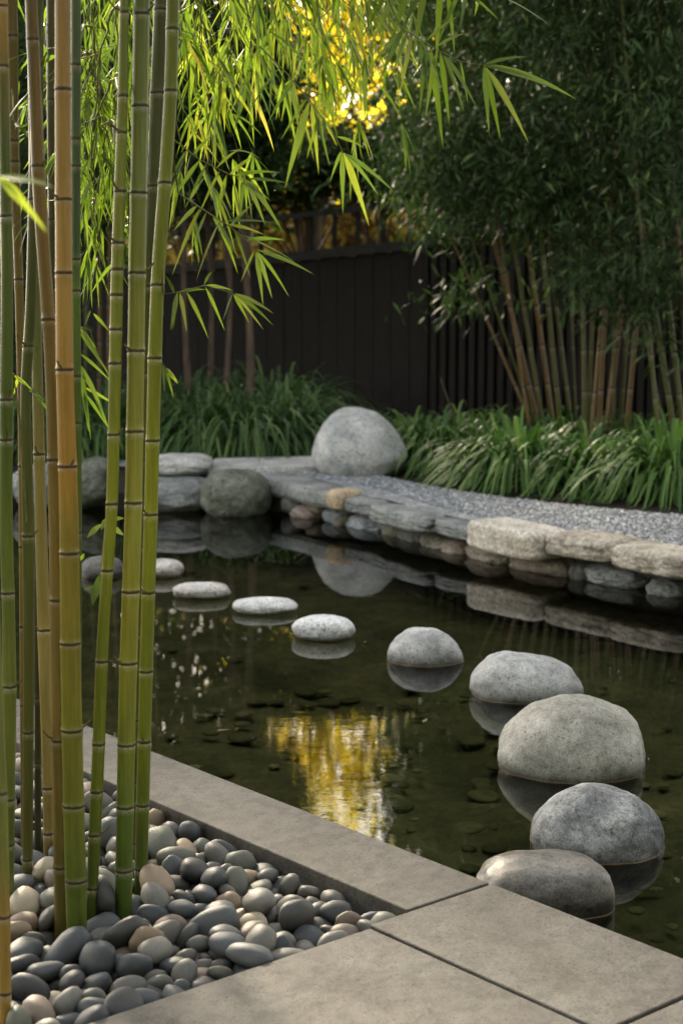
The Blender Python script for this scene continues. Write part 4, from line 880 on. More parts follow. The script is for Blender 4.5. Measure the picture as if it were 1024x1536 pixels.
PEBBLES = """-482 3880 -101 816 68 20 -574 52 35 23
-389 3807 -105 179 74 -97 976 30 24 20
-717 3571 -99 343 53 -96 933 43 36 26
-473 4015 -102 943 -83 12 323 48 38 22
-746 4670 -115 46 -507 858 62 19 14 10
-444 3512 -112 278 -110 54 -953 20 16 13
-671 4151 -113 647 -12 -122 -753 18 14 12
-555 3160 -104 415 -96 44 904 34 29 21
-1046 4668 -92 594 38 -82 799 58 44 33
-1166 4928 -108 912 116 -23 -392 36 24 17
-827 4286 -114 184 82 18 -979 21 15 10
-595 4232 -109 359 84 38 929 34 24 15
-919 4212 -104 201 89 26 -975 36 31 20
-460 4141 -103 875 116 -29 -470 39 30 21
-802 4135 -94 296 -115 51 -947 51 42 31
-352 4322 -112 41 533 830 -160 24 19 11
-287 3934 -114 991 62 40 -113 23 18 10
-423 3491 -114 630 -50 110 -767 17 14 10
-686 3029 -107 158 118 -547 -814 25 18 16
-690 3712 -115 87 -942 317 -61 17 15 10
-651 4193 -110 929 -110 -11 352 26 22 14
-432 4212 -100 851 91 -28 516 48 38 24
-567 4323 -108 64 -985 -147 60 36 25 16
-620 3874 -102 666 34 -74 741 42 31 22
-190 3649 -105 105 -66 -88 988 30 25 20
-614 4032 -103 749 -154 -84 639 38 25 22
-587 3578 -108 3 -733 672 102 30 26 16
-691 3663 -104 378 740 491 260 28 24 13
-862 3857 -105 329 918 -2 221 24 22 14
-529 3381 -101 90 898 425 74 45 34 24
-162 4064 -95 899 238 -104 353 43 31 29
-925 4817 -97 862 -120 -33 491 52 37 28
-663 3434 -96 902 -92 72 -416 57 41 28
-175 3884 -107 995 8 82 -60 37 28 18
-549 4433 -102 62 -770 -630 -75 39 30 22
-702 4282 -112 142 49 -107 -983 20 18 13
-491 4426 -106 890 -115 90 -432 36 24 18
-739 3468 -100 835 -40 82 543 45 33 25
-540 3428 -71 899 -80 -324 -284 55 36 25
-659 3191 -101 562 -279 509 -590 31 25 14
-335 3830 -106 921 132 91 354 33 25 18
-1068 4804 -106 947 -107 -18 -303 25 23 18
-855 3420 -84 23 -724 24 689 42 27 23
-382 3692 -110 992 117 19 -47 32 20 14
-338 3968 -107 2 254 959 126 30 24 18
-1207 5291 -104 664 -73 65 742 35 31 20
-948 4988 -101 688 -90 -57 718 50 38 24
-1018 4423 -104 972 -60 -107 199 31 26 21
-768 4240 -106 902 26 -102 -419 32 28 18
-890 4264 -109 993 -102 20 54 32 25 15
-514 3932 -115 420 -60 -73 903 21 16 9
-396 4355 -105 727 -62 98 -677 35 28 19
-666 3608 -91 672 534 -84 -506 46 33 25
-638 3797 -96 995 2 91 40 54 41 29
-390 3747 -103 72 -38 -79 994 46 37 21
-711 3251 -101 876 23 82 -474 44 29 23
-396 3994 -101 24 -87 -83 -992 37 29 23
-438 3349 -106 354 -7 102 -930 34 31 19
-787 3451 -112 128 -912 -389 22 22 16 12
-758 3415 -110 51 -895 -402 187 19 17 14
-548 4536 -105 91 -947 302 -55 39 30 19
-229 4055 -103 575 90 -78 -809 41 31 22
-293 3445 -106 981 -110 8 161 40 28 19
-243 3690 -93 920 -186 -114 -326 47 42 29
-489 3608 -109 23 905 418 75 27 26 15
-383 3626 -114 486 -80 -90 866 20 14 10
-957 4747 -102 212 -56 -121 968 41 28 22
-830 4689 -103 821 -102 -74 557 39 25 22
-215 4162 -112 372 -105 42 921 19 17 12
-792 3866 -94 167 -319 764 -536 53 33 24
-913 3713 -109 847 -20 72 -527 34 26 16
-586 3258 -111 409 -54 59 -909 32 23 13
-222 3986 -108 86 -843 523 -90 28 22 16
-324 4212 -105 493 -82 -81 862 34 29 20
-690 3328 -93 240 673 -657 -240 51 38 29
-964 4497 -113 115 -855 -505 35 22 16 12
-376 3937 -88 760 523 37 -384 44 38 29
-710 4692 -106 908 47 107 -402 27 23 18
-762 3369 -112 711 -99 -1 -696 24 17 12
-873 4516 -98 952 117 -65 276 47 34 26
-841 3477 -106 92 -34 91 991 31 28 18
-717 4536 -107 769 54 38 -636 41 30 17
-352 3437 -114 91 907 408 -44 18 16 10
-616 3616 -108 2 -10 350 -937 28 19 15
-598 4373 -95 448 93 -106 -883 46 36 30
-578 4118 -100 176 45 -102 -978 50 38 25
-748 4292 -97 223 -915 255 -220 46 32 23
-1037 4330 -100 708 64 114 694 35 32 25
-339 4054 -100 898 -53 -109 424 37 28 24
-423 3402 -107 214 71 -74 -971 28 22 17
-324 3344 -111 26 956 -278 91 24 22 13
-292 3385 -100 988 -86 -90 -96 37 34 24
-853 4746 -108 22 519 848 -104 32 22 17
-761 4584 -101 90 588 -801 66 36 30 23
-885 4420 -94 950 27 86 -300 58 41 30
-717 4403 -95 637 -130 -84 755 42 39 29
-1128 4807 -97 777 78 19 -624 51 40 27
-626 4421 -110 83 -460 883 -42 26 23 15
-449 3713 -104 572 -99 61 812 30 29 21
-126 3946 -97 633 -81 -60 768 60 47 28
-427 3873 -111 117 -988 86 -43 21 18 13
-339 3660 -105 963 101 56 242 35 29 20
0 3636 -110 37 -995 -62 -63 29 25 14
-653 3652 -102 297 -378 -483 732 27 24 18
-259 3552 -102 366 -48 -87 926 51 35 23
-385 4168 -107 972 30 92 -213 29 23 17
-210 3933 -100 977 97 -62 180 44 30 25
-1083 5120 -108 137 -81 11 987 34 27 16
-886 4698 -100 366 112 36 -923 35 33 25
-1004 5059 -116 57 29 -104 -993 20 14 9
-703 4176 -108 67 957 -276 59 27 20 16
-129 3795 -107 883 -80 42 460 29 25 18
-328 3778 -107 66 -359 921 137 34 26 16
-379 3506 -100 516 32 -100 850 43 35 24
-901 4551 -114 945 -44 -81 313 24 16 11
-711 4234 -106 462 -28 112 -880 36 27 18
-513 4082 -108 483 92 18 870 31 27 16
-870 4623 -101 233 56 -94 966 44 31 24
-442 3795 -100 546 -264 14 795 40 27 20
-592 3981 -108 8 -201 -972 -122 26 22 16
-446 4292 -85 17 264 -149 -953 56 47 31
-805 4378 -109 35 -991 -128 6 34 25 16
-654 4489 -100 823 95 -34 -559 51 42 25
-513 4179 -110 977 108 0 -184 29 22 15
-917 4653 -113 677 -68 63 730 22 16 12
-1010 4518 -105 992 -59 -71 86 42 31 20
-163 3692 -101 102 3 -967 233 39 31 20
-697 3808 -112 45 635 765 98 23 19 12
-101 3548 -104 848 -98 -28 521 41 34 20
-567 3831 -106 737 -43 -77 671 31 28 18
-285 3619 -106 768 126 -20 628 28 23 19
-810 4794 -102 872 79 79 477 38 34 22
-346 3590 -94 37 -928 -360 -95 52 39 30
-541 4279 -107 920 -38 92 378 31 25 18
-1078 5171 -108 114 947 -301 -4 28 24 16
-318 3885 -101 61 75 -91 991 41 28 24
-190 3461 -100 106 -221 896 -372 38 26 24
-270 3764 -92 746 -27 -280 -603 45 33 30
-415 4038 -111 650 -13 -121 -750 21 16 14
-550 3424 -114 4 196 -973 120 20 14 10
-564 4044 -88 24 883 -269 -384 48 42 24
-409 4111 -93 643 394 354 554 42 34 25
-716 3092 -110 654 52 98 748 29 21 14
-801 3183 -105 695 -95 24 -713 38 27 19
-61 3637 -106 22 461 882 101 37 31 19
-636 4142 -107 25 -311 922 -231 30 20 17
-671 3252 -68 483 -322 -734 352 44 33 24
-569 3888 -106 56 440 896 29 31 24 18
-942 4009 -86 982 -10 179 53 62 48 36
-969 4278 -97 925 53 -79 -369 54 38 27
-344 4008 -113 160 980 -112 23 21 17 11
-606 3536 -96 16 -251 -751 611 35 30 18
-283 4001 -91 812 50 82 -576 59 42 34
-594 3457 -110 18 -536 840 85 32 23 14
-954 4615 -104 126 -973 -195 -3 38 27 20
-1158 4985 -98 12 67 -275 -959 43 31 27
-663 4376 -106 787 -105 -41 606 32 28 19
-449 3659 -108 94 -665 -738 68 28 23 17
-863 3543 -90 214 269 309 887 53 38 24
-485 3755 -106 118 -947 -298 5 33 27 19
-667 3941 -106 682 70 66 -725 33 25 18
-758 3311 -101 983 122 -13 -135 42 29 24
-823 4865 -107 76 -852 513 -74 39 27 17
-1007 4220 -102 923 -263 -19 279 36 24 22
-53 3952 -103 530 22 -102 841 39 30 22
-169 3588 -98 944 31 92 -316 48 35 27
-598 4574 -93 752 -313 34 579 49 31 26
-627 3290 -92 770 -152 -307 538 46 36 30
-338 3758 -73 138 -43 -988 -44 42 37 21
-1189 5114 -103 994 -6 82 65 45 35 21
-444 3962 -90 354 -623 -560 -417 37 34 21
-1097 5058 -103 95 882 454 81 40 29 22
-708 4119 -83 521 719 254 383 47 43 32
-699 4325 -106 87 989 104 51 36 27 19
-789 3696 -102 982 -184 49 -17 40 31 22
-959 4414 -103 991 7 114 -65 33 25 22
-318 3720 -107 160 -82 13 984 36 32 17
-1065 4466 -101 686 64 107 716 46 32 24
-392 4297 -108 122 43 -102 -986 29 26 17
-503 4233 -102 971 112 8 -212 38 34 23
-278 4098 -101 46 -645 -759 -73 43 28 23
-856 3765 -108 436 54 -127 889 31 26 16
-713 3748 -99 388 -16 -105 -916 42 34 26
-751 4710 -104 733 337 -371 -459 29 20 15
-726 3992 -101 993 -70 -72 -58 43 36 23
-196 4095 -111 7 -200 -970 -138 21 17 14
-852 4143 -113 50 -620 776 -108 21 16 12
-589 3939 -112 879 -42 85 -468 22 16 12
-858 4072 -100 720 486 283 407 40 26 23
-541 3925 -97 83 -313 -381 866 34 30 18
-394 3305 -93 941 145 84 293 58 41 31
-697 4591 -109 924 -85 -32 -371 34 23 15
-484 3637 -78 88 -19 -993 -79 39 26 21
-809 4520 -106 578 59 -76 810 27 23 18
-424 4266 -113 951 -124 -3 284 18 16 12
-830 4031 -105 278 -719 -636 40 29 26 16
-520 4128 -114 21 617 781 -95 18 16 10
-582 4272 -113 85 490 -863 -85 19 16 11
-1005 4926 -109 100 -925 359 -75 25 21 16
-433 3449 -104 995 -76 -61 3 42 27 20
46 3662 -88 665 -622 57 410 49 30 28
-1076 4743 -104 113 993 28 30 40 29 20
-544 4213 -74 919 323 -133 -183 51 38 24
-725 3392 -100 171 553 -792 -196 43 33 21
-833 4365 -76 262 23 -278 924 41 36 21
-359 4015 -77 247 -530 -807 -87 27 23 16
-210 3984 -66 832 -149 -194 498 42 38 22
-824 4571 -102 950 101 -59 291 37 29 23
-430 3604 -98 335 -53 -110 -934 43 32 27
-287 3666 -112 920 137 -24 -367 23 15 12
-963 3960 -112 44 -434 892 117 19 15 12
-153 3513 -99 833 307 -176 -424 41 30 23
-120 3856 -74 392 550 88 -732 53 41 33
-514 4313 -82 856 -316 22 409 43 35 22
-765 4350 -106 198 -67 277 -938 35 26 16
-67 3881 -106 94 -994 53 -12 44 30 18
-360 3702 -85 57 -928 -352 106 28 25 15
-430 3912 -92 450 -103 596 656 36 32 24
-549 3221 -104 255 -49 -85 -962 41 30 20
-632 3872 -64 78 -995 50 -23 29 23 18
-479 4195 -79 516 -101 -253 812 25 24 17
-188 3825 -101 903 120 -23 -411 43 32 23
-609 4530 -110 205 957 -204 1 32 21 14
-622 4438 -70 565 320 160 744 39 27 23
-1039 4576 -100 990 -108 42 -79 40 37 25
-1099 4605 -85 518 -473 -518 489 60 39 26
-1119 4946 -106 3 257 -958 130 27 24 19
-579 4486 -102 993 23 94 69 35 28 22
-695 3145 -102 576 -120 269 -762 35 25 23
-845 3616 -100 874 102 -37 474 42 35 25
-504 4150 -78 930 55 -309 191 40 32 23
-866 3664 -112 356 19 131 925 23 16 13
-205 3504 -106 887 -267 -37 375 26 21 18
-986 4462 -99 541 820 -161 -90 43 27 21
-921 4888 -108 794 12 -116 -597 26 21 16
-304 3530 -113 67 -666 734 -116 22 14 11
-790 4741 -112 42 -932 -346 103 20 16 12
-805 3803 -98 854 -333 -296 267 41 26 22
-758 2984 -101 150 678 -705 145 35 27 21
-653 3701 -105 150 -931 -331 17 30 22 20
-394 4252 -114 56 -718 -691 -58 22 16 10
-58 3803 -94 956 -114 51 -264 46 38 31
-734 4628 -112 350 12 122 929 21 17 12
-391 3379 -88 243 347 -141 895 47 32 21
-871 4574 -112 148 816 469 304 18 16 9
-518 4377 -94 926 329 -98 158 45 34 27
-184 4125 -112 74 992 -58 -85 20 15 12
-486 3307 -101 799 94 6 -594 39 31 23
-346 4123 -98 824 84 99 552 41 36 27
-182 3752 -101 954 -46 -93 280 42 34 23
-760 3947 -113 787 -34 -83 610 24 16 11
-1118 4893 -107 10 -763 -637 111 31 22 18
-192 3548 -116 36 455 886 -83 17 15 8
-833 4249 -111 994 -105 23 8 29 21 14
-1018 5026 -95 782 -590 186 -79 43 31 27
-240 3872 -96 933 -164 -237 -214 45 34 20
-381 3432 -105 693 -300 -260 602 30 24 14
-323 3486 -108 95 922 369 71 30 23 17
-989 4674 -111 105 -58 544 -830 19 14 12
-601 3434 -90 290 -936 -195 37 21 15 12
-667 3514 -100 120 48 -121 -984 40 32 25
-646 4590 -111 841 -17 -82 534 31 23 13
-202 4020 -115 424 -90 20 -901 18 17 9
-752 3603 -114 69 -993 -68 67 22 14 10
-468 3550 -105 995 -91 38 -23 42 28 19
-13 3637 -80 36 -526 -824 -208 30 22 17
-780 3756 -106 686 -50 97 -720 32 29 18
-380 3866 -97 698 -335 99 -625 42 30 25
-539 3986 -93 830 -418 -237 -285 34 26 16
-685 3869 -94 708 -8 -149 -691 46 38 30
-593 4178 -100 14 -71 -340 -938 42 29 21
-124 3736 -105 607 -108 -86 782 34 23 20
-868 4796 -108 378 -73 -158 -909 30 24 15
-718 4469 -109 924 92 18 -369 28 22 16
-547 3305 -101 116 535 837 17 38 32 24
-344 3453 -89 406 8 690 600 25 20 15
-636 3357 -104 438 42 -116 891 32 24 20
-742 3809 -98 90 204 19 -975 40 36 24
-828 4469 -84 597 764 186 -157 51 38 29
-581 3873 -78 566 116 -140 804 31 23 13
-802 4422 -94 862 -460 155 148 41 32 22
-824 3308 -88 463 380 770 223 46 33 29
-739 3871 -98 294 758 220 539 32 24 17
-779 4832 -113 78 -354 -924 120 22 14 11
-784 4702 -114 942 -85 53 -322 24 17 10
-478 3730 -64 210 62 720 658 40 29 22
-874 4896 -108 12 305 -947 102 28 25 17
-243 3423 -85 783 -31 604 -146 41 35 27
-735 4355 -62 647 233 -310 656 46 39 25
-396 3786 -74 36 -17 -999 27 28 24 15
-659 4080 -102 901 -23 -90 425 44 39 23
-467 4092 -78 78 -680 -654 -321 39 37 27
-581 3926 -86 657 103 -160 -730 28 21 14
110 3746 -82 448 22 -448 773 52 45 37
-527 4497 -64 501 -110 739 -437 44 36 23
-520 3332 -60 246 562 -592 524 38 28 20
-1144 5032 -112 106 704 702 -10 21 19 12
-808 4532 -55 24 -127 53 -990 65 45 33
-451 4373 -102 359 -122 -330 865 33 26 20
-719 3685 -84 449 452 690 -343 44 34 23
-728 3635 -94 145 915 -68 370 38 29 21
-775 3266 -115 100 -872 -478 28 21 15 9
-614 3206 -95 266 472 620 568 46 30 27
-344 3409 -87 478 -445 -580 -487 38 28 18
-506 3280 -56 447 886 -66 -102 48 32 28
-664 3078 -98 805 -79 188 557 47 39 21
-759 4778 -95 110 652 -596 -456 37 33 21
-1221 5221 -106 90 -795 -598 37 40 32 19
-472 3402 -107 510 -91 -92 850 30 23 17
-561 3777 -101 20 869 313 383 31 24 16
-855 3663 -79 140 -50 -561 -814 34 23 16
-796 3995 -108 11 -988 -118 -95 30 23 17
-766 3252 -68 305 790 -462 -265 39 36 23
-907 4584 -98 580 801 -148 9 31 28 20
-424 4405 -106 562 -207 -294 745 26 22 16
-938 3843 -95 188 783 452 383 36 34 20
-887 4950 -95 670 604 -166 -398 36 31 20
-970 4875 -104 824 0 -93 -559 37 31 20
-838 3948 -101 577 -211 -176 769 38 28 23
-900 3642 -99 627 -416 422 -505 36 26 24
-613 3736 -103 194 216 138 947 31 24 20
-623 3943 -100 676 500 -246 -483 32 26 17
-269 4214 -102 856 298 -145 -398 32 28 21
-591 4434 -112 673 233 -240 -659 21 15 11
-257 3490 -97 104 213 865 441 45 32 19
76 3710 -111 551 832 -53 -24 18 14 11
-118 3540 -54 222 -28 -242 -944 59 40 26
-246 4065 -62 714 -119 46 688 40 37 22
-252 3828 -109 985 -117 40 -118 32 21 16
-861 4834 -83 388 316 -681 -534 37 26 23
-380 4163 -62 343 -850 -174 -359 35 29 17
-486 4473 -90 533 106 -824 159 37 25 21
-691 4633 -88 327 388 -838 199 44 37 27
-596 3389 -92 909 84 350 211 45 31 24
-626 3482 -97 427 452 679 -390 29 24 18
-767 3657 -90 534 839 11 -100 23 17 12
-635 4327 -104 578 788 -201 -69 33 21 16
-768 4390 -79 831 -405 -312 218 29 20 17
-781 3116 -105 306 86 49 947 41 27 19
-602 3992 -56 840 370 4 -396 53 44 30
-988 4362 -103 505 132 45 852 45 28 21
-10 3907 -107 27 -48 275 960 31 20 17
-206 3456 -59 424 -105 131 890 35 26 20
-724 3520 -110 149 330 852 377 21 17 11
-1030 5089 -103 944 110 65 303 40 28 21
-458 3328 -68 164 582 -794 65 35 31 18
-879 3600 -46 20 -402 -279 872 48 35 26
-485 3366 -88 313 -63 -879 -355 25 22 14
-546 3962 -110 6 -37 330 943 22 15 14
-436 4168 -72 957 1 222 -186 32 21 18
-508 3689 -89 603 -786 -34 -134 46 38 30
-716 4046 -80 936 -312 -85 -136 38 34 26
-660 4005 -96 509 -510 -331 609 36 30 24
-792 3503 -106 293 36 -95 951 35 26 19
-793 3572 -96 353 106 40 -929 43 35 28
-655 4282 -83 868 -248 404 145 50 37 28
-1117 4695 -98 196 -445 -793 367 37 30 24
-490 3814 -100 824 369 -385 -194 29 25 19
-1186 5042 -105 827 -72 23 558 42 26 20
-604 3121 -87 179 -649 532 -514 44 40 29
-951 4546 -95 341 810 -437 -190 48 34 24
-206 3641 -78 145 -89 -248 954 21 15 12
-1071 4985 -101 668 69 129 730 47 37 22
-581 3825 -52 130 -90 -975 -157 56 44 35
-305 3654 -74 106 -113 160 -975 36 27 22
-1076 4857 -103 594 -89 66 797 34 30 22
-419 4029 -68 474 -121 -218 -845 50 39 25
-786 3634 -107 350 -62 58 933 30 25 17
-173 4004 -96 635 -489 -596 51 33 26 22
-114 3597 -115 3 -23 106 994 22 15 10
-408 3559 -79 80 -248 790 556 33 25 22
-342 3843 -63 501 -51 -218 -836 40 28 20
-210 3610 -63 145 244 955 81 30 25 16
-423 3846 -73 827 185 -526 76 40 35 24
-1012 4600 -61 24 -342 -126 -931 45 37 26
-501 3488 -95 988 -18 -81 -129 50 42 30
-899 4170 -70 8 -900 -435 -19 44 39 28
-77 3740 -91 594 250 738 -202 36 30 21
-454 3246 -92 354 -171 917 69 42 34 20
-940 4686 -93 562 -263 762 -186 35 33 21
-852 4360 -112 66 -764 634 -100 18 17 12
-622 4128 -73 712 -516 -206 429 33 21 19
-624 4508 -53 14 -531 -818 221 41 31 26
-900 4756 -106 240 210 947 32 31 25 15
-584 4298 -68 719 -40 -278 636 56 42 30
-722 3926 -104 899 99 -39 424 37 28 20
-459 3830 -74 488 -663 510 -250 30 23 14
-878 3853 -74 32 80 -986 142 35 26 15
-319 4174 -55 827 -278 439 -214 59 40 32
-400 3664 -89 428 -50 -338 837 37 32 21
-763 4500 -104 417 100 46 -902 32 26 20
-1053 4385 -108 969 124 5 -214 29 23 17
-924 3777 -86 812 24 -535 -232 43 32 26
-760 3532 -112 922 44 80 -376 22 18 12
-848 4655 -73 30 -401 -913 64 36 26 16
-572 3692 -107 126 796 -590 -52 27 21 17
-804 3393 -88 526 -546 -556 341 53 38 35
-402 3722 -56 256 160 952 -57 45 36 31
-566 3252 -74 837 -514 -90 167 37 30 22
-751 3158 -105 808 -109 -22 -578 33 26 19
-599 3915 -49 616 -360 -31 700 39 34 25
-938 4089 -75 482 -204 500 -690 36 28 21
-858 3697 -101 863 -502 -24 58 32 26 17
-30 3697 -100 126 823 -552 -47 48 35 24
-148 3649 -113 58 -561 815 -134 22 13 12
-703 4302 -75 520 -359 456 -627 20 16 13
-764 4065 -108 690 -83 28 -718 35 26 17
-260 3917 -80 28 -279 1 960 40 34 18
-838 4733 -72 436 -80 4 -896 49 34 20
-954 4426 -63 21 -950 305 -58 37 26 20
-550 3634 -98 142 -75 -48 -986 46 33 27
-665 3559 -104 185 733 219 -617 21 15 13
-761 3229 -109 147 543 -814 -147 36 22 14
-757 4454 -97 312 -401 -816 -276 33 22 20
-545 3551 -93 940 -89 272 187 44 33 25
-1002 5067 -62 736 -640 203 -83 44 32 28
-597 3168 -45 102 926 -256 256 38 28 24
-870 3991 -104 496 -703 -434 268 31 22 18
-291 3848 -108 485 696 524 73 23 16 12
-1099 4681 -42 473 -29 117 873 58 39 30
-950 4139 -104 53 -666 -743 -47 51 36 21
-348 3354 -64 825 -322 243 -396 49 32 25
-901 4545 -60 17 899 434 60 44 30 23
-325 3616 -48 903 289 139 287 33 22 17
-587 3464 -62 599 -114 -509 -607 39 28 26
-751 3043 -89 905 -307 -58 -289 55 40 32
-718 4358 -115 94 941 319 59 18 13 9
-1127 4790 -45 251 -231 936 -90 42 35 24
-942 4231 -60 86 -829 516 196 42 32 23
-910 3949 -107 42 31 119 -992 25 24 17
-1115 5143 -79 145 -5 985 92 49 38 23
-1001 4328 -64 729 -40 38 682 41 29 25
-508 3261 -104 114 325 719 604 25 21 17
-361 4346 -94 478 746 11 -463 19 15 9
-559 3736 -66 74 253 -716 -647 50 40 32
-1072 4918 -106 986 129 17 -108 31 24 18
-314 4249 -59 934 -254 213 -135 50 36 28
-887 4119 -104 104 -577 -805 89 33 25 20
-900 4871 -68 126 -808 -410 405 35 28 20
-79 3699 -114 20 430 897 99 23 18 10
-799 3526 -54 290 108 301 -902 47 38 32
34 3731 -102 87 830 551 -18 49 34 22
-1129 5197 -103 43 -902 -418 -94 37 31 22
-505 4055 -76 897 226 -183 -333 37 27 18
-1006 4812 -94 483 -94 52 869 49 41 30
-193 3893 -61 436 230 193 849 55 36 23
-553 4234 -112 15 794 -596 -119 21 16 13
-470 3427 -72 920 -96 -48 376 39 30 23
-450 3679 -62 229 531 -34 815 34 30 20
-386 3611 -67 694 -230 169 661 30 22 18
-235 3618 -101 12 802 -585 -122 36 29 24
-653 4238 -109 209 -90 -150 -962 33 23 14
-657 4068 -48 330 58 -215 917 49 38 32
-108 3671 -107 864 -43 -178 470 34 22 15
-477 3216 -78 574 -279 -533 556 28 19 16
-848 4597 -54 345 869 217 -280 41 33 26
-973 4924 -87 403 -453 15 -795 28 23 17
-573 3300 -53 556 669 266 415 39 34 23
-835 4273 -94 25 -746 636 -197 18 17 12
-202 3530 -69 746 -7 41 665 48 37 22
-597 4232 -42 685 447 -457 -348 39 32 22
-294 3711 -43 189 75 604 -771 64 41 31
-111 3768 -76 118 -906 -323 247 29 27 20
-792 3935 -90 415 -587 321 -617 42 31 20
-88 3614 -76 534 -233 -356 730 42 35 22
-322 4095 -61 334 312 -856 -240 39 32 22
-81 3996 -114 85 -864 495 34 20 19 10
-656 3924 -73 78 -247 -965 35 36 32 18
-372 4041 -31 175 670 -721 -28 50 37 28
-270 3600 -69 970 -10 -30 -243 40 30 20
-267 3645 -40 824 -21 161 542 46 35 24
-557 4544 -64 762 -158 33 628 33 28 24
-895 3823 -100 405 -439 -439 671 33 25 21
-451 3972 -40 230 144 124 -955 35 25 17
-893 4356 -106 234 -43 82 968 30 25 18
-231 4121 -113 79 -412 -908 -17 23 15 12
-56 3864 -68 843 -133 -87 513 35 26 22
-1118 4746 -76 192 116 960 169 32 25 20
-785 4267 -75 944 -126 -301 48 41 32 22
-849 4196 -101 10 -994 75 -86 42 36 23
-209 3742 -60 23 -586 -704 -401 39 37 22
-551 3657 -52 772 98 -181 -602 50 36 22
-908 4629 -65 205 1 946 251 38 30 18
-722 4745 -84 588 506 238 -585 45 29 26
-415 3646 -46 819 469 -66 323 49 31 28
-276 3869 -58 57 182 300 -935 41 33 27
-218 3789 -85 130 -854 -56 -500 40 26 21
10 3853 -97 105 -988 7 114 52 43 25
-571 4162 -60 320 191 48 927 47 33 20
-585 3341 -92 463 -495 356 643 35 26 19
-320 3538 -82 531 821 6 209 38 28 19
-942 4872 -72 919 138 270 251 32 26 16
-874 4242 -61 477 82 360 798 52 46 27
-966 4499 -49 970 162 -122 -130 50 46 32
-1032 4269 -92 683 -83 -582 433 38 29 23
-354 3653 -49 747 -371 -401 379 36 34 20
-297 3427 -66 85 626 -772 65 39 28 21
-369 4216 -85 686 274 -557 -378 42 34 22
-576 4472 -50 69 669 -273 -688 37 30 23
-789 4642 -94 259 875 396 96 51 41 26
-760 3704 -58 412 0 -407 -815 43 33 24
-743 3416 -53 907 -31 -360 -219 38 35 26
-181 3569 -22 340 -646 664 -157 44 36 30
-118 3626 -113 7 -29 127 991 20 15 11
-1023 4890 -88 394 488 46 -778 42 32 26
72 3704 -63 114 302 566 758 43 31 21
-849 3820 -107 504 -56 -193 -840 31 24 16
-474 3783 -78 108 323 -920 -194 20 17 12
-316 3486 -70 201 47 -215 -955 41 33 19
-713 4689 -69 17 992 -124 27 41 33 19
-686 4438 -112 59 622 770 132 18 14 12
-638 3779 -36 465 94 -590 654 44 33 27
-411 3468 -68 447 -291 261 805 37 29 18
-662 4682 -109 11 342 932 117 27 22 15
-338 3983 -65 448 -599 -647 150 34 26 19
-301 4005 -44 60 -670 -714 -196 29 25 14
-468 4353 -70 179 71 -132 972 32 26 20
-488 4002 -54 673 -91 -476 -558 33 26 18
-650 4167 -68 659 -471 -585 -45 38 28 22
-742 4188 -110 353 709 549 266 22 15 13
-1012 4974 -108 868 -49 88 486 28 24 17
-644 3344 -78 931 342 -60 -114 21 15 9
-413 4377 -54 651 -25 535 538 42 35 28
-205 4124 -76 166 445 874 99 52 36 26
-200 4027 -89 621 550 -22 558 20 15 13
-763 3991 -70 851 102 -209 -471 39 30 19
-252 3566 -31 123 113 -45 985 43 40 25
-599 3602 -84 408 -60 -24 911 22 17 11
-579 3406 -46 216 -249 -152 932 30 29 21
-112 4028 -94 866 247 -406 152 35 31 22
-196 3803 -21 120 493 854 114 46 37 26
-717 4577 -78 543 34 150 825 33 26 18
-461 4056 -64 661 279 396 -573 19 16 10
-690 4194 -83 922 -252 140 259 37 28 16
-941 4356 -90 520 464 307 649 46 29 20
-817 4833 -51 242 -445 -856 102 56 46 28
-475 3921 -68 730 -68 88 674 36 24 16
-906 4745 -56 693 273 -220 -630 57 39 28
-527 3824 -111 337 472 -672 -461 20 14 13
-662 4339 -62 171 28 -466 -867 44 34 26
-906 4445 -38 958 -234 88 142 45 33 21
-724 3094 -67 212 -130 299 921 50 34 26
4 3775 -87 148 -504 478 704 40 28 22
-873 3738 -80 32 -30 -380 924 36 34 24
-740 4163 -84 441 -148 142 -874 31 22 15
-930 4476 -106 991 8 107 -78 29 22 18
-452 3913 -23 267 -464 -844 -10 58 39 32
-500 3836 -50 778 88 301 -545 36 32 24
-428 4080 -41 847 386 344 -124 37 31 19
-830 4003 -80 73 57 -84 992 34 29 17
-721 3249 -55 625 191 255 712 36 28 20
-79 3982 -69 176 786 547 -228 35 30 17
-906 4064 -108 66 118 -785 605 22 18 13
-39 3585 -94 731 564 182 338 38 31 22
-556 4346 -82 740 143 32 -656 22 16 14
-530 4012 -63 329 866 326 189 34 24 16
95 3794 -111 96 -35 992 -73 20 18 14
-734 4231 -69 733 -26 -202 649 40 30 21
-326 3925 -114 845 96 -33 526 19 17 11
-92 3801 -52 107 222 961 -125 30 24 18
-415 3527 -26 877 139 76 453 44 32 22
-1154 4900 -69 685 -241 155 -670 46 35 24
-786 4712 -86 773 38 103 625 35 25 19
-630 4220 -82 947 86 26 -309 30 28 18
-993 4090 -84 252 -525 -479 657 48 38 25
-585 4432 -86 656 -221 -150 706 19 16 12
-785 4428 -44 718 135 293 617 50 36 26
-925 4929 -71 495 -771 390 96 40 35 26
-971 4648 -65 368 447 674 -459 47 31 27
-12 3610 -45 233 -175 456 -841 41 29 24
-448 3834 -26 508 75 -306 802 47 31 23
-809 4662 -46 152 326 -933 -2 53 40 25
-962 4061 -33 717 96 26 690 45 32 23
-264 4125 -44 866 392 160 267 42 33 30
-645 4405 -88 40 107 953 -279 18 16 11
-266 3528 -63 945 -227 56 227 28 23 18
-456 3380 -49 927 237 69 281 37 27 24
-504 4259 -59 51 -8 -287 957 42 28 18
-141 3802 -67 546 227 794 140 32 26 15
-900 4668 -72 561 221 -322 730 26 23 17
-262 4159 -106 59 -24 111 992 32 28 18
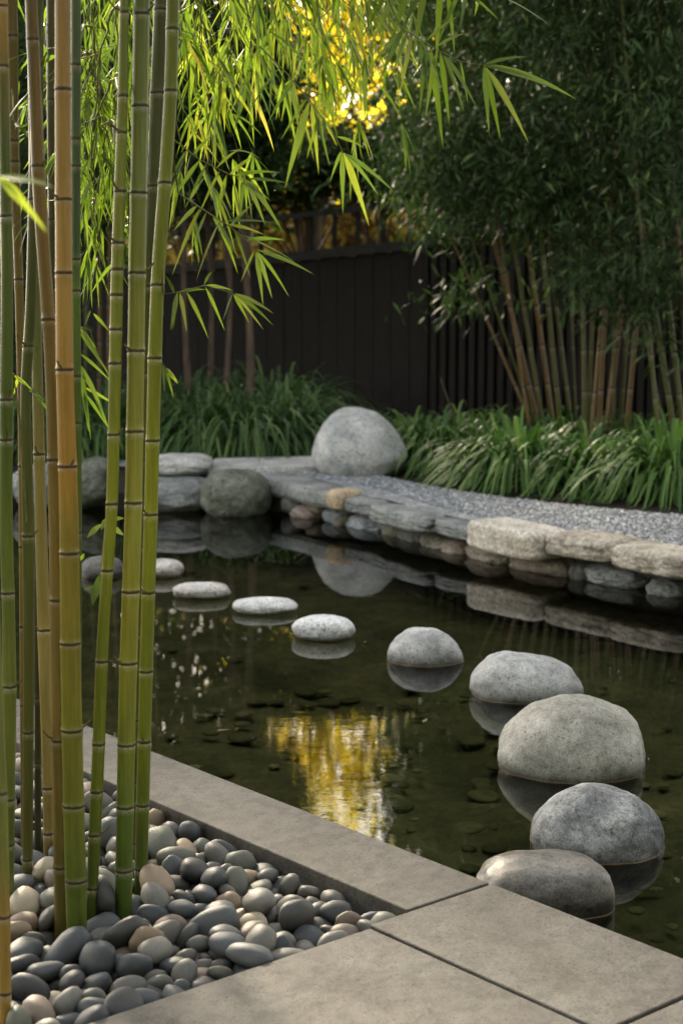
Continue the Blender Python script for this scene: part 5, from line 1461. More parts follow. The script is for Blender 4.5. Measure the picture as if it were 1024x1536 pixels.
-764 3619 -72 701 -555 181 -408 32 22 20
-829 4066 -61 9 -280 169 -945 49 38 24
-694 4460 -87 452 134 -7 -882 22 15 11
-860 4311 -100 264 -76 -138 -952 40 29 23
-21 3917 -65 378 743 -533 -148 42 30 26
-1039 4356 -26 726 255 -364 -525 59 42 31
-435 3582 -33 424 46 -735 -527 42 38 27
-738 4150 -112 116 -949 -292 8 24 17 12
-1038 4380 -78 21 -290 955 48 34 23 15
-900 4073 -64 295 -756 -240 534 37 28 23
-966 4774 -46 598 -344 -704 -170 41 37 29
-810 4187 -61 157 836 473 -230 37 29 20
-414 4222 -52 642 231 38 730 46 33 25
-751 4056 -37 398 -399 659 -498 46 30 26
-625 3578 -108 762 -273 -431 399 22 17 12
-695 3790 -56 574 312 -393 -647 47 30 21
-718 3589 -52 524 -46 81 -847 54 34 22
-342 3449 -46 224 -771 -489 -341 33 28 18
-756 3349 -63 169 -53 24 -984 43 36 22
-902 4389 -50 903 391 -39 172 41 32 22
-830 3670 -112 97 567 -813 -85 22 17 13
-891 3900 -97 262 -4 240 -935 47 37 26
-478 4342 -110 128 -19 938 322 23 15 13
-566 3502 -102 280 -748 406 -445 32 22 14
-667 4442 -73 317 767 296 473 32 22 18
-1072 4781 -72 965 245 89 -8 39 30 21
-566 3184 -73 943 -67 -97 312 28 25 17
-28 3740 -74 157 -308 -834 431 32 25 16
-393 3900 -66 228 344 22 910 20 18 13
-519 4434 -69 112 846 -500 -148 33 29 19
-756 3951 -88 267 120 -952 82 22 14 12
-556 3370 -66 118 946 -214 212 28 25 19
-917 4297 -85 811 -356 294 -359 30 22 17
-719 3152 -60 827 -447 -326 100 40 32 22
-806 4316 -77 498 611 -84 610 37 34 21
-764 3850 -46 692 212 66 687 53 39 26
-296 3814 -112 955 96 -60 274 20 16 12
-195 3491 -25 252 62 140 955 54 33 27
-821 3728 -55 787 236 326 468 59 41 26
-496 3670 -43 795 143 -138 572 31 22 15
-334 4274 -104 477 -44 -151 -865 36 26 20
-625 4297 -19 549 -302 773 -103 44 38 32
61 3806 -88 580 752 -147 276 46 32 21
-382 3796 -38 924 -80 -36 -372 40 30 24
-523 3878 -71 934 169 -190 253 40 31 21
-662 4423 -108 411 196 -604 -654 22 17 12
-493 3584 -72 976 117 -186 11 40 30 28
-699 4591 -35 454 -862 16 227 46 34 24
-557 3958 -84 853 -516 -78 16 18 15 9
-309 3810 -80 80 168 178 966 30 26 17
-950 3913 -68 768 280 -432 -382 57 41 27
-310 3933 -78 500 -238 -123 823 34 26 21
-990 4714 -90 918 206 -330 82 48 32 20
-752 4114 -106 96 -470 374 -794 23 16 10
-892 4336 -70 994 -16 -48 92 31 29 20
-297 4060 -46 500 738 327 313 32 26 18
-1028 4745 -56 662 -209 202 -690 45 34 23
-251 3817 -68 304 155 939 -40 39 28 18
-253 4183 -66 601 -3 220 -768 36 28 23
-693 3876 -41 59 580 -812 -30 51 37 24
-719 3843 -69 90 -874 360 -315 23 15 12
-948 4585 -58 152 660 721 -147 41 30 26
-655 3478 -55 933 -204 -38 294 44 34 22
-712 3915 -73 868 48 14 495 28 22 13
-772 4592 -48 828 -463 207 238 42 30 22
-204 3681 -45 541 56 -84 -835 39 30 22
-953 4304 -52 717 -421 -84 549 37 27 22
-176 3815 -59 285 -650 694 -122 34 26 18
-79 3684 -65 179 -939 288 -65 40 34 27
-701 4494 -90 233 -705 542 -393 18 15 9
-967 4208 -101 319 424 -493 -689 27 24 14
-1039 4439 -58 125 72 -26 989 53 36 26
-134 3595 -54 765 410 382 -317 38 27 18
-732 4658 -96 858 146 485 88 21 19 12
-755 3770 -63 915 278 -213 -200 44 30 25
-458 3470 -39 908 -385 -122 -108 40 36 26
-864 3477 -70 285 -811 382 -340 37 30 22
-570 4104 -56 233 -938 179 183 32 23 19
5 3695 -60 960 182 78 199 37 30 24
-69 3917 -74 818 -142 268 -489 27 24 18
-1027 4482 -82 408 738 432 320 22 16 10
-494 3209 -108 96 768 -629 -75 31 20 16
-810 3247 -100 384 762 464 238 41 28 18
-948 4693 -42 40 -270 -962 -8 43 30 20
-817 3244 -52 173 702 546 424 43 28 20
-432 4140 -35 988 112 54 95 51 32 28
-1054 4522 -51 214 -210 324 -897 60 47 32
-443 3521 -69 878 383 13 -288 42 29 26
-858 4902 -63 282 369 252 849 47 32 28
-1005 4142 -114 989 -105 12 107 24 16 10
-907 4485 -72 127 123 974 139 30 24 18
-1093 4910 -66 64 -728 -675 -100 50 33 25
-1161 4873 -107 52 -541 -837 -69 31 21 17
-518 3180 -104 449 380 669 454 25 21 14
-908 3705 -67 425 -774 460 -98 43 32 21
-603 3507 -111 93 157 824 537 22 14 11
-703 3985 -49 288 -290 -888 209 46 35 28
-540 3497 -37 502 -760 182 -371 51 42 32
-148 3722 -70 445 129 10 886 32 29 22
-776 4754 -47 120 -611 782 -24 53 35 24
-552 3583 -56 685 -110 318 646 36 28 22
-511 3210 -48 871 16 -393 -293 52 38 28
-336 3899 -43 780 -98 -39 -617 45 31 25
-811 3972 -48 920 -4 -71 385 45 35 25
-650 3146 -91 265 -830 -264 413 40 32 18
-352 3550 -55 92 -288 199 932 34 22 20
-1075 4528 -111 66 394 -912 -88 28 20 13
-754 3668 -114 794 -112 -47 596 18 14 10
-159 3928 -69 827 310 -240 -402 29 20 14
-262 3978 -40 30 683 -554 -475 44 34 21
-1187 5177 -91 323 132 -62 935 36 28 23
-751 3532 -84 639 179 -64 746 31 21 17
-984 4385 -60 768 -156 448 431 33 29 20
-988 4977 -57 144 -209 961 111 51 42 32
-531 4171 -36 158 767 -594 -183 38 28 22
-447 3254 -31 57 346 -877 -328 43 40 25
-811 3456 -48 629 19 -22 -777 36 31 20
-655 4563 -69 81 380 -500 -774 54 35 23
-737 4652 -33 108 -670 -734 -39 53 39 27
-383 3865 -41 882 -129 313 329 33 30 20
-672 3384 -53 762 619 -4 -191 49 33 26
-609 4080 -74 402 625 11 -670 26 20 13
-630 4633 -67 190 708 319 -601 60 43 27
19 3744 -54 338 -114 -687 -633 36 30 18
-779 3150 -58 191 -564 730 -336 58 38 28
-454 4435 -90 666 278 411 556 29 23 19
-485 3612 -19 259 28 900 -349 53 46 26
-651 3184 -38 704 269 607 251 50 37 23
-1156 5075 -64 10 990 -25 -139 54 45 35
-510 3540 -62 205 -20 377 -903 30 25 15
-414 3349 -55 45 -147 103 -983 34 23 16
-450 3771 -48 846 527 81 -13 40 31 25
-861 4788 -47 354 -52 -716 599 35 30 21
-370 4076 -80 912 43 -397 92 31 23 15
-370 3502 -53 939 -144 -86 -300 38 31 22
-710 3506 -58 62 -518 763 -382 55 37 24
-535 4071 -46 753 -60 -618 218 31 26 18
-105 3730 -26 172 -400 640 -633 56 40 27
-7 3824 -58 58 47 -295 953 40 32 21
-887 3956 -66 918 -385 -12 89 43 30 24
-916 4091 -110 330 -432 838 50 18 15 13
-1006 4169 -92 577 -534 115 608 34 30 22
-812 4273 -38 277 395 -70 -873 46 34 23
-826 3585 -57 210 872 284 339 37 32 22
-572 4400 -39 291 894 -278 -196 56 40 33
-262 3466 -54 361 -174 -202 -894 33 24 17
-727 3953 -77 994 12 -26 -106 20 17 10
-626 3255 -43 886 -20 181 -427 44 30 26
-280 3922 -44 919 40 224 -322 28 21 18
-612 3574 -38 193 360 -76 -910 60 44 33
-780 4113 -45 61 -933 67 349 52 40 25
-519 4109 -63 837 210 -109 -494 26 23 17
-392 3427 -64 169 -107 522 829 34 28 17
-724 3199 -90 462 -290 741 391 36 33 23
-305 3573 -68 276 205 -47 938 21 14 12
-367 4306 -72 134 -911 -262 289 38 35 23
-130 4011 -59 316 352 229 -851 33 27 20
-288 3787 -43 847 40 -16 -529 46 37 25
-845 4328 -56 7 -623 600 502 31 21 19
-1043 4850 -57 991 93 -92 2 51 34 22
-139 3645 -66 392 -108 870 -278 40 35 28
-737 3305 -43 137 -70 514 -844 44 34 19
-1015 4656 -57 542 -195 305 -759 21 16 12
-480 4225 -24 694 161 135 -689 57 41 32
-375 4116 -58 992 -40 30 112 36 25 15
-796 3467 -83 946 202 -29 252 31 23 18
-495 3518 -51 690 590 -86 411 23 18 13
-676 4221 -57 774 -179 54 605 34 31 21
-375 3460 -79 121 -623 391 -667 19 15 12
-644 3962 -31 82 -545 -721 -421 41 31 25
-178 3665 -71 10 -439 785 437 22 16 11
-831 4731 -28 896 33 -32 -442 39 31 24
-470 4407 -56 498 -52 -384 776 35 27 21
-316 3960 -22 763 138 -262 -574 40 32 26
-187 4053 -51 72 862 501 5 38 25 20
-563 3782 2 120 568 321 748 44 38 24
-724 4175 -34 143 -880 -422 -166 49 36 32
-726 4521 -80 861 62 11 -504 30 24 14
-722 4464 -55 672 -64 80 -734 53 35 27"""

# ------------------------------------------------------------------ fence
fa = R(-3.0)
def fence_pt(x, y, Y): return atY(x, y, Y)
FY0, FY1 = 15.9, 15.0                      # it comes a little nearer to the right
def fY(x): return FY0 + (FY1 - FY0) * (x - 380) / 420
def board_run(x0, x1, bw, gap, parent, name, seed, ztop0, ztop1, proud=0.0, th=.025):
    r = random.Random(seed); A = atY(x0, 500, fY(x0)); B = atY(x1, 500, fY(x1)); L = (B - A).xy.length; n = int(L / (bw + gap)); bm = bmesh.new()
    ang = math.atan2(B.y - A.y, B.x - A.x)
    for i in range(n):
        t = (i + .5) / n; p = A.lerp(B, t); zt = ztop0 + (ztop1 - ztop0) * t
        wd = L / n - gap
        box(bm, Vector((p.x, p.y - proud + r.uniform(-.004, .004), (zt + .03) / 2)), (wd, th, zt - .03), ang)
    bmesh.ops.bevel(bm, geom=[e for e in bm.edges], offset=.003, segments=1, affect='EDGES')
    return from_bm(name, bm, M_FENCE, parent, smooth=False)
def ztop(x): return atY(x, 391 - (x - 455) * .098, fY(x)).z
ft = thing('wooden_fence', (atY(505, 600, 15.6).x, 15.7, 0.0), 'dark stained board fence with an open lattice top behind the boulder', 'fence')
board_run(-40, 642, .17, .003, ft, 'board_panel', 1, ztop(-40), ztop(642))
bm = bmesh.new()
A = atY(-40, 391, fY(-40)); B = atY(650, 391, fY(650)); A.z = ztop(-40); B.z = ztop(650)
def beam(bm, A, B, w_, h_, dz=0):
    m = (A + B) / 2; L = (B - A).xy.length
    box(bm, m + Vector((0, 0, dz)), (L, w_, h_), math.atan2(B.y - A.y, B.x - A.x), (B.z - A.z) / L)
beam(bm, A, B, .12, .085, .045); from_bm('cap_rail', bm, M_RAIL, ft, smooth=False)
bm = bmesh.new(); beam(bm, A, B, .07, .05, .42); from_bm('top_rail', bm, M_RAIL, ft, smooth=False)
for x in (-30, 60, 150, 240, 320, 392, 467, 502, 536, 575, 614, 648):
    bm = bmesh.new(); p = atY(x, 391, fY(x)); z0 = ztop(x) + .0875; z1 = ztop(x) + .395
    box(bm, Vector((p.x, p.y, (z0 + z1) / 2)), (.045, .05, z1 - z0)); from_bm('lattice_post', bm, M_FENCE, ft, smooth=False)
ft2 = thing('slatted_fence', (atY(900, 600, 14.9).x, 14.9, 0.0), 'dark fence of narrow upright slats behind the right bamboo clumps', 'fence')
board_run(643, 1160, .055, .035, ft2, 'slat_panel', 2, ztop(650) + .12, ztop(650) + .12, .03)
bm = bmesh.new(); A = atY(636, 391, fY(636)); B = atY(1160, 391, fY(1160)); A.z = B.z = .86; A.y += .06; B.y += .06
beam(bm, A, B, .02, 1.68); from_bm('backing_board', bm, M_FENCE, ft2, smooth=False)
for zz, nm in ((1.72, 'top_rail'),):
    bm = bmesh.new(); A.z = B.z = ztop(650) + .15; beam(bm, A - Vector((0, .08, 0)), B - Vector((0, .08, 0)), .10, .05); from_bm(nm, bm, M_RAIL, ft2, smooth=False)

# ------------------------------------------------------------------ ornamental grass
def grass_mesh(n, Rr, H, seed, mat, width=.017):
    """a fountain of narrow blades: upright in the middle, arching out and down to the ground"""
    r = np.random.default_rng(seed)
    th = r.uniform(0, 2 * np.pi, n); rad = .10 * np.sqrt(r.uniform(0, 1, n))
    base = np.stack([rad * np.cos(th), rad * np.sin(th), np.zeros(n)], -1)
    th2 = th + r.normal(0, .35, n); tilt = np.clip(.12 + .75 * r.uniform(0, 1, n) ** .8, .05, 1.0)
    d = np.stack([np.sin(tilt) * np.cos(th2), np.sin(tilt) * np.sin(th2), np.cos(tilt)], -1)
    L = H * r.uniform(1.05, 1.75, n)
    V, Q, Rn = leaf_geo(base, d, L, width * r.uniform(.7, 1.35, n), r.uniform(.55, 1.05, n), 9, r.uniform(0, 1, n) ** 1.2, 0.12, up=np.stack([-np.cos(th2), -np.sin(th2), np.ones(n)], -1), wide=.35)
    V[:, 2] = np.maximum(V[:, 2], .012)
    return mesh_np('grass_tuft', V, Q, {'rnd': Rn}, mats=[mat])
gm = [grass_mesh(560, .62, .56, k_, M_GRASS) for k_ in (1, 2, 3)]
gd = [grass_mesh(620, .72, .66, k_, M_GRASS2) for k_ in (4, 5)]
TUFT = [
    (655, 712, 0, 1.0, 'bright arching grass tuft just right of the boulder', 'R'), (775, 734, 2, 1.08, 'light green grass tuft spilling onto the gravel at mid-right', 'R'),
    (895, 742, 1, 1.0, 'grass tuft in front of the middle bamboo stems', 'R'), (1010, 752, 0, 1.12, 'large grass tuft at the right picture edge, over the gravel', 'R'),
    (612, 692, 1, .8, 'grass tuft half hidden behind the boulder', 'R'), (712, 700, 2, .95, 'rear grass tuft beside a bare twig, in front of the dark fence', 'R'),
    (838, 702, 0, .95, 'rear grass tuft at the foot of the leaning bamboo stems', 'R'), (955, 706, 2, .95, 'rear grass tuft between the middle and the rightmost stems', 'R'), (1075, 712, 1, 1.0, 'rear grass tuft by the rightmost olive stems', 'R'),
    (300, 684, 3, .95, 'dark green grass clump right beside the bamboo canes', 'L'), (372, 682, 4, 1.05, 'dark green grass clump in the middle of the left bed', 'L'),
    (432, 680, 3, .95, 'dark grass clump at the right end of the left bed, by the boulder', 'L'), (345, 662, 4, 1.1, 'taller dark grass clump behind, at the foot of the reddish trunks', 'L'),
    (420, 658, 3, 1.15, 'rear grass clump with blades standing up against the fence', 'L'), (265, 668, 4, 1.1, 'dark grass clump partly hidden by the rightmost cane', 'L'),
    (150, 684, 3, 1.0, 'dark grass clump seen between the canes', 'L'), (60, 686, 4, 1.0, 'dark grass clump at the far left behind the canes', 'L'),
]
rg = random.Random(3)
for x, y, k, s, lab, side in TUFT:
    y -= 9 if side == 'R' else 2
    p = at(x, y, 0.03); me = (gm + gd)[k]
    o = bpy.data.objects.new('grass_tuft', me); link(o); o.location = (p.x, p.y, 0.025); o.rotation_euler.z = rg.uniform(0, 6.28)
    s *= 1.42 if side == 'R' else 1.5
    o.scale = (s, s, s * rg.uniform(.92, 1.08)); tag(o, lab, 'grass tuft', 'arching grass in front of the right bamboo' if side == 'R' else 'dark grass clumps in the left bed')

# ------------------------------------------------------------------ the far bamboo clumps at right
def spray_cloud(G, centres, r, per, L, spread, W=.13, rn=(0, 1), down=.6):
    """little fans of leaves round each centre"""
    c = np.repeat(centres, per, axis=0); n = len(c)
    base = c + r.normal(0, spread, (n, 3)) * np.array([1, 1, .7])
    d = r.normal(0, 1, (n, 3)) * np.array([1, 1, .55]) + np.array([0, -.25, -down])
    ln = L * r.uniform(.6, 1.25, n)
    cr = np.repeat(r.uniform(0, 1, len(centres)), per)
    rr = np.clip(rn[0] + (rn[1] - rn[0]) * (.55 * cr + .45 * r.uniform(0, 1, n)), 0, 1)
    G.add(*leaf_geo(base, d, ln, ln * W * r.uniform(.8, 1.3, n), r.uniform(.05, .4, n), 2, rr, 0, up=np.array([[0, 0, 1.0]]) + r.normal(0, .7, (n, 3)), wide=.4))
FAR_MAT = {'g': culm_mat('far_cane_olive', ((0, (0.085, 0.085, 0.03)), (0.5, (0.11, 0.11, 0.04)), (1, (0.08, 0.09, 0.035))), wax_amt=.3), 'b': culm_mat('far_cane_brown', ((0, (0.16, 0.10, 0.045)), (0.5, (0.17, 0.105, 0.05)), (1, (0.10, 0.08, 0.035))), wax_amt=.3)}
def far_clump(label, Y, stems, crown_boxes, seed, base_x):
    r = np.random.default_rng(seed)
    t = thing('bamboo_clump', (atY(base_x, 640, Y).x, Y, 0.03), label, 'bamboo clump', 'bamboo clumps along the right fence')
    cents = []
    for i, (x0, y0, x1, y1, hw, mk) in enumerate(stems):
        Yi = Y + r.uniform(-.25, .35)
        a = np.array(atY(x0, y0, Yi)); b = np.array(atY(x1, y1, Yi)); dirn = (b - a) / (b[2] - a[2])
        top = r.uniform(3.6, 5.4); zs = np.linspace(0.0, top, 16)
        pts = [np.array([a[0] + dirn[0] * (z - a[2]) * (1 + .10 * max(0, z - 2)), Yi - .12 * max(0, z - 1.8) ** 1.5 * r.uniform(.6, 1.2), z]) for z in zs]
        rad = hw * Yi / FPX * (1 - .6 * np.linspace(0, 1, 16)); tv, tq = tube_arrays(pts, rad, 8)
        # rings every 0.3 m through the material's node attribute
        nd = np.repeat(zs / .30 * .12, 8); hh = np.repeat(zs / top, 8)
        obj('culm', mesh_np('culm', tv, tq, {'nd': nd, 'hh': hh}, mats=[FAR_MAT[mk]]), t)
        for z, p in zip(zs, pts):
            if z > 1.95:
                for _ in range(3): cents.append(p + r.normal(0, .22, 3))
    G = Geo()
    for (x0, x1, y0, y1, Ya, Yb, n) in crown_boxes:
        for _ in range(n):
            cents.append(np.array(atY(r.uniform(x0, x1), r.uniform(y0, y1), r.uniform(Ya, Yb))))
    spray_cloud(G, np.array(cents), r, 32, .104, .13, .215)
    lv = obj('foliage', G.mesh('foliage', M_LEAF2), t)
    return t
far_clump('left fan of leaning reddish and olive bamboo stems on the right side', 12.6, [
    (788, 616, 687, 380, 2.5, 'b'), (792, 634, 772, 500, 2.8, 'b'), (806, 634, 750, 400, 4.6, 'b'), (811, 624, 773, 383, 4.2, 'g'), (828, 632, 796, 400, 4.4, 'b'), (838, 624, 816, 400, 4.5, 'g'), (856, 640, 829, 420, 3.6, 'g'), (862, 620, 856, 450, 2.6, 'g'), (800, 630, 735, 440, 2.2, 'g')],
    [(640, 860, -1100, 290, 11.9, 13.4, 620), (620, 850, 180, 345, 11.8, 13.2, 120), (575, 720, -900, 310, 12.6, 13.8, 300), (690, 760, 400, 445, 11.9, 12.8, 5), (640, 700, 440, 455, 11.9, 12.3, 3)], 1, 815)
far_clump('middle clump of upright brown bamboo stems, with a brighter tuft of leaves', 12.2, [
    (876, 640, 874, 450, 4.2, 'g'), (881, 640, 890, 440, 4.0, 'g'), (888, 632, 901, 480, 3.4, 'b'), (898, 632, 906, 480, 4.4, 'b'), (911, 632, 929, 475, 5.6, 'b'), (930, 632, 940, 490, 3.8, 'g'), (940, 632, 953, 494, 4.4, 'b'), (920, 625, 920, 480, 3, 'g')],
    [(800, 1010, -1200, 350, 11.3, 13.0, 640), (850, 940, 380, 425, 11.2, 12.0, 26), (900, 980, 430, 470, 11.1, 12.0, 14)], 2, 905)
far_clump('rightmost clump of olive bamboo stems, cut by the picture edge', 11.7, [
    (985, 640, 975, 520, 3.6, 'g'), (1010, 648, 975, 420, 5.2, 'g'), (1020, 616, 1006, 490, 5.0, 'g'), (1040, 640, 1025, 470, 4.8, 'b'), (1062, 640, 1060, 470, 4.8, 'g'), (992, 630, 960, 470, 2.6, 'g')],
    [(940, 1180, -1300, 350, 10.4, 12.4, 760), (960, 1060, 370, 440, 10.8, 11.6, 20), (985, 1010, 495, 520, 10.8, 11.2, 3)], 3, 1015)
# small leafy sprigs standing out of the grass
p = at(690, 700, 0.03)
t = thing('bare_twig', (p.x, p.y, 0.03), 'thin bare twig leaning up from the grass right of the boulder', 'twig')
a, b = atY(688, 650, p.y), atY(660, 566, p.y); tv, tq = tube_arrays([p, a, b], [.008, .007, .004], 6); obj('stem', mesh_np('stem', tv, tq, mats=[M_BARK]), t)

# ------------------------------------------------------------------ trees
def crown_mesh(seed, rx, ry, rz, nclump, per, L, mat, hollow=.55, W=.34, sp=.16):
    r = np.random.default_rng(seed); c = unit(r.normal(0, 1, (nclump, 3))) * (hollow + (1 - hollow) * r.uniform(0, 1, (nclump, 1)) ** .7)
    k = np.array([1 + .28 * mnoise.noise(Vector(x * 1.7 + seed)) for x in c])[:, None]
    c = c * k * np.array([rx, ry, rz]); G = Geo(); spray_cloud(G, c, r, per, L, sp, W, down=.25)
    return G.mesh('crown', mat), c
def trunk_mesh(h, r0, cents, seed, lean=(0, 0)):
    r = random.Random(seed); G = Geo()
    pts = [Vector((lean[0] * t + .04 * math.sin(t * 5 + seed), lean[1] * t + .04 * math.cos(t * 4), h * t)) for t in np.linspace(0, 1, 10)]
    G.add(*tube_arrays(pts, [r0 * (1.25 - .25 * min(1, i / 2)) * (1 - .55 * i / 9) for i in range(10)], 12))
    for c in cents[::max(1, len(cents) // 16)]:
        s = pts[r.randrange(4, 10)]; e = Vector(c) + Vector((0, 0, h * .98)); m = (s + e) / 2 + Vector((0, 0, .15))
        G.add(*tube_arrays([s, m, e], [r0 * .32, r0 * .2, r0 * .06], 6))
    return G.mesh('trunk', M_BARK)
EV = [crown_mesh(41, 1.7, 1.4, 2.1, 620, 28, .17, M_LEAF3, W=.42), crown_mesh(42, 1.5, 1.4, 2.3, 620, 28, .17, M_LEAF3, W=.42)]
GO = [crown_mesh(51, 1.6, .45, 1.6, 420, 8, .16, M_SUNGLOW, .1, .55, .22), crown_mesh(52, 1.4, 1.1, 1.5, 420, 24, .15, M_OCHRE, .3, .45, .2)]
SL = [crown_mesh(61, .95, .9, 1.35, 260, 26, .15, M_LEAF3, W=.4)]
def tree(name, loc, kind, h, r0, s, label, group, rz=0, lean=(0, 0), flat=1.0):
    cm, cents = kind
    t = thing(name, loc, label, 'tree', group)
    tk = obj('trunk', trunk_mesh(h, r0, cents * s, int(abs(loc[0]) * 31 + loc[1]), lean), t, False)
    cr = bpy.data.objects.new('crown', cm); link(cr, t); cr.location = (lean[0], lean[1], h); cr.rotation_euler.z = rz; cr.scale = (s, s, s * flat)
    return t
EG = 'dark evergreens behind the fence'
tree('evergreen_tree', (-3.9, 17.6, 0), EV[0], 3.7, .12, 1.25, 'dark evergreen behind the fence, left of the bright sky gap', EG, 0)
tree('evergreen_tree', (2.3, 18.0, 0), EV[1], 3.7, .12, 1.25, 'dark evergreen behind the fence, right of the bright sky gap', EG, 1)
tree('evergreen_tree', (-4.3, 17.0, 0), EV[1], 3.7, .13, 1.25, 'dark evergreen seen between the bamboo canes, second on the left', EG, 2)
tree('evergreen_tree', (-6.6, 16.2, 0), EV[0], 3.7, .13, 1.3, 'dark evergreen at the far left behind the canes', EG, 3)
tree('evergreen_tree', (4.0, 16.8, 0), EV[0], 4.1, .13, 1.4, 'dark evergreen above the middle bamboo clump at right', EG, 4)
tree('evergreen_tree', (6.2, 15.5, 0), EV[1], 4.1, .13, 1.45, 'dark evergreen at the right edge behind the bamboo', EG, 5)
tree('evergreen_tree', (-0.35, 17.2, 0), SL[0], 2.5, .06, .9, 'small dark evergreen showing above the lattice fence top', EG, 1, flat=.36)
tree('evergreen_tree', (1.15, 17.0, 0), SL[0], 2.65, .06, .85, 'small evergreen above the right end of the lattice', EG, 2.2, flat=.55)
tree('evergreen_tree', (-1.35, 16.9, 0), SL[0], 2.4, .06, .9, 'small evergreen above the left end of the lattice', EG, 4.1, flat=.55)
GGp = 'golden trees beyond the fence'
tree('sunglow_tree', (-0.3, 20.0, 0), GO[0], 4.2, .10, 1.0, 'tree in the top gap, gold leaf colour standing in for sun glow', GGp, 0)  # gold colour and thin crown stand in for sun glow and its reflection
tree('ochre_tree', (1.75, 24.5, 0), GO[1], 1.75, .10, 1.2, 'ochre-leaved tree seen through the right lattice openings', GGp, 2)
tree('ochre_tree', (0.1, 25.2, 0), GO[1], 1.7, .10, 1.2, 'ochre-leaved tree seen through the middle lattice openings', GGp, 3)
tree('ochre_tree', (-1.7, 24.7, 0), GO[1], 1.75, .10, 1.25, 'ochre-leaved tree seen through the left lattice openings', GGp, 4)
tree('evergreen_tree', (.38, 17.4, 0), SL[0], 2.5, .06, .8, 'low evergreen right of the middle, just above the lattice', EG, 3.3, flat=.36)
for x, lab in ((-9.0, 'dark evergreen of the rear row, at its left end'), (-4.4, 'dark evergreen of the rear row, second from its left end'), (0.1, 'dark evergreen of the rear row, behind the golden trees'), (4.6, 'dark evergreen of the rear row, second from its right end'), (9.2, 'dark evergreen of the rear row, at its right end')):
    tree('evergreen_tree', (x, 27.5, 0), EV[int(x) % 2], 2.0, .13, 1.5, lab, 'rear row of evergreens', x)
SG = 'unseen evergreens added to shade the garden'  # added out of view to block skylight and deepen contrast
for x, y, s_, lab in ((-7.5, -4.5, 1.8, 'left rear'), (-2.6, -7.0, 1.9, 'left middle'), (2.6, -7.2, 1.9, 'right middle'), (7.4, -4.5, 1.8, 'right rear'), (10.0, 1.0, 1.7, 'right side'), (9.6, 6.6, 1.6, 'right front')):
    tree('evergreen_tree', (x, y, 0), EV[int(abs(x)) % 2], 4.2, .16, s_, f'tall dark evergreen added out of view to cut skylight, {lab}', SG, x)
TG = 'slender trunks in the left bed'
for x, hw, Y, lab, rz in ((285, 5.5, 13.9, 'slender brown trunk nearest the rightmost cane', 0), (312, 5, 14.4, 'slender grey trunk between the two brown ones', 1), (340, 5.2, 14.0, 'slender reddish trunk left of the thickest one', 2), (369, 7, 13.8, 'thickest reddish brown trunk of the left bed', 3)):
    p = atY(x, 600, Y); tree('slender_tree', (p.x, Y, 0.03), SL[0], 3.2 if x < 330 else 2.75, hw * Y / FPX, .85 if x < 330 else .5, lab, TG, rz)
# more bamboo on the far left shore, behind the canes
far_clump('far bamboo clump showing as brown stems between the left canes', 13.2, [
    (150, 620, 150, 200, 3.6, 'b'), (163, 620, 166, 200, 3.6, 'b'), (128, 620, 132, 200, 3, 'g'), (100, 620, 96, 200, 3.5, 'b'), (40, 620, 30, 200, 3.4, 'g'), (62, 620, 66, 200, 3.4, 'g'), (220, 620, 225, 200, 3.2, 'g')],
    [(-60, 260, -700, 300, 12.4, 14.2, 420), (-60, 130, 250, 560, 12.6, 14.0, 140)], 4, 130)

# unseen clump added on the left to darken that side of the canes
r = np.random.default_rng(77); gx_ = [(-1.75, 3.0), (-1.95, 3.6), (-1.8, 4.2), (-2.2, 2.6), (-2.3, 3.9), (-2.1, 4.7), (-1.75, 2.3)]
t = thing('bamboo_clump', (-2.0, 3.5, -0.12), 'unseen leafy bamboo clump added left of the canes to darken them', 'bamboo clump')
G = Geo(); cents = []
for x, y in gx_:
    zs = np.linspace(-.12, 4.4, 15); tv, tq = tube_arrays([(x + .03 * math.sin(z * 2 + x), y, z) for z in zs], .024 * (1 - .5 * np.linspace(0, 1, 15)), 10)
    obj('culm', mesh_np('culm', tv, tq, {'nd': np.repeat(zs / .3 * .12, 10), 'hh': np.repeat(zs / 4.4, 10)}, mats=[FAR_MAT['g']]), t)
    for z in np.arange(.5, 4.4, .16): cents += [np.array([x, y, z]) + r.normal(0, .16, 3) for _ in range(2)]
spray_cloud(G, np.array(cents), r, 14, .12, .10, .14); G.V = [np.stack([np.minimum(v[:, 0], -1.4), v[:, 1], v[:, 2]], -1) for v in G.V]
obj('foliage', G.mesh('foliage', M_LEAF2), t)

# ------------------------------------------------------------------ floating leaves
for x, y, rz, lab in ((325, 1096, .4, 'small dry leaf floating beside the rightmost cane'), (634, 1083, 1.2, 'dry brown leaf floating in the middle of the pond')):
    p = at(x, y, WATER + .004); r_ = np.random.default_rng(int(x))
    G = Geo(); G.add(*leaf_geo(np.array([[0, 0, 0.0]]), np.array([[math.cos(rz), math.sin(rz), 0.05]]), .055, .016, .06, 6, np.array([1.0]), .1))
    o = obj('fallen_leaf', G.mesh('fallen_leaf', plain_mat('dry_leaf', (0.16, 0.12, 0.06), (0.30, 0.24, 0.13), 20))); o.location = p; tag(o, lab, 'leaf')

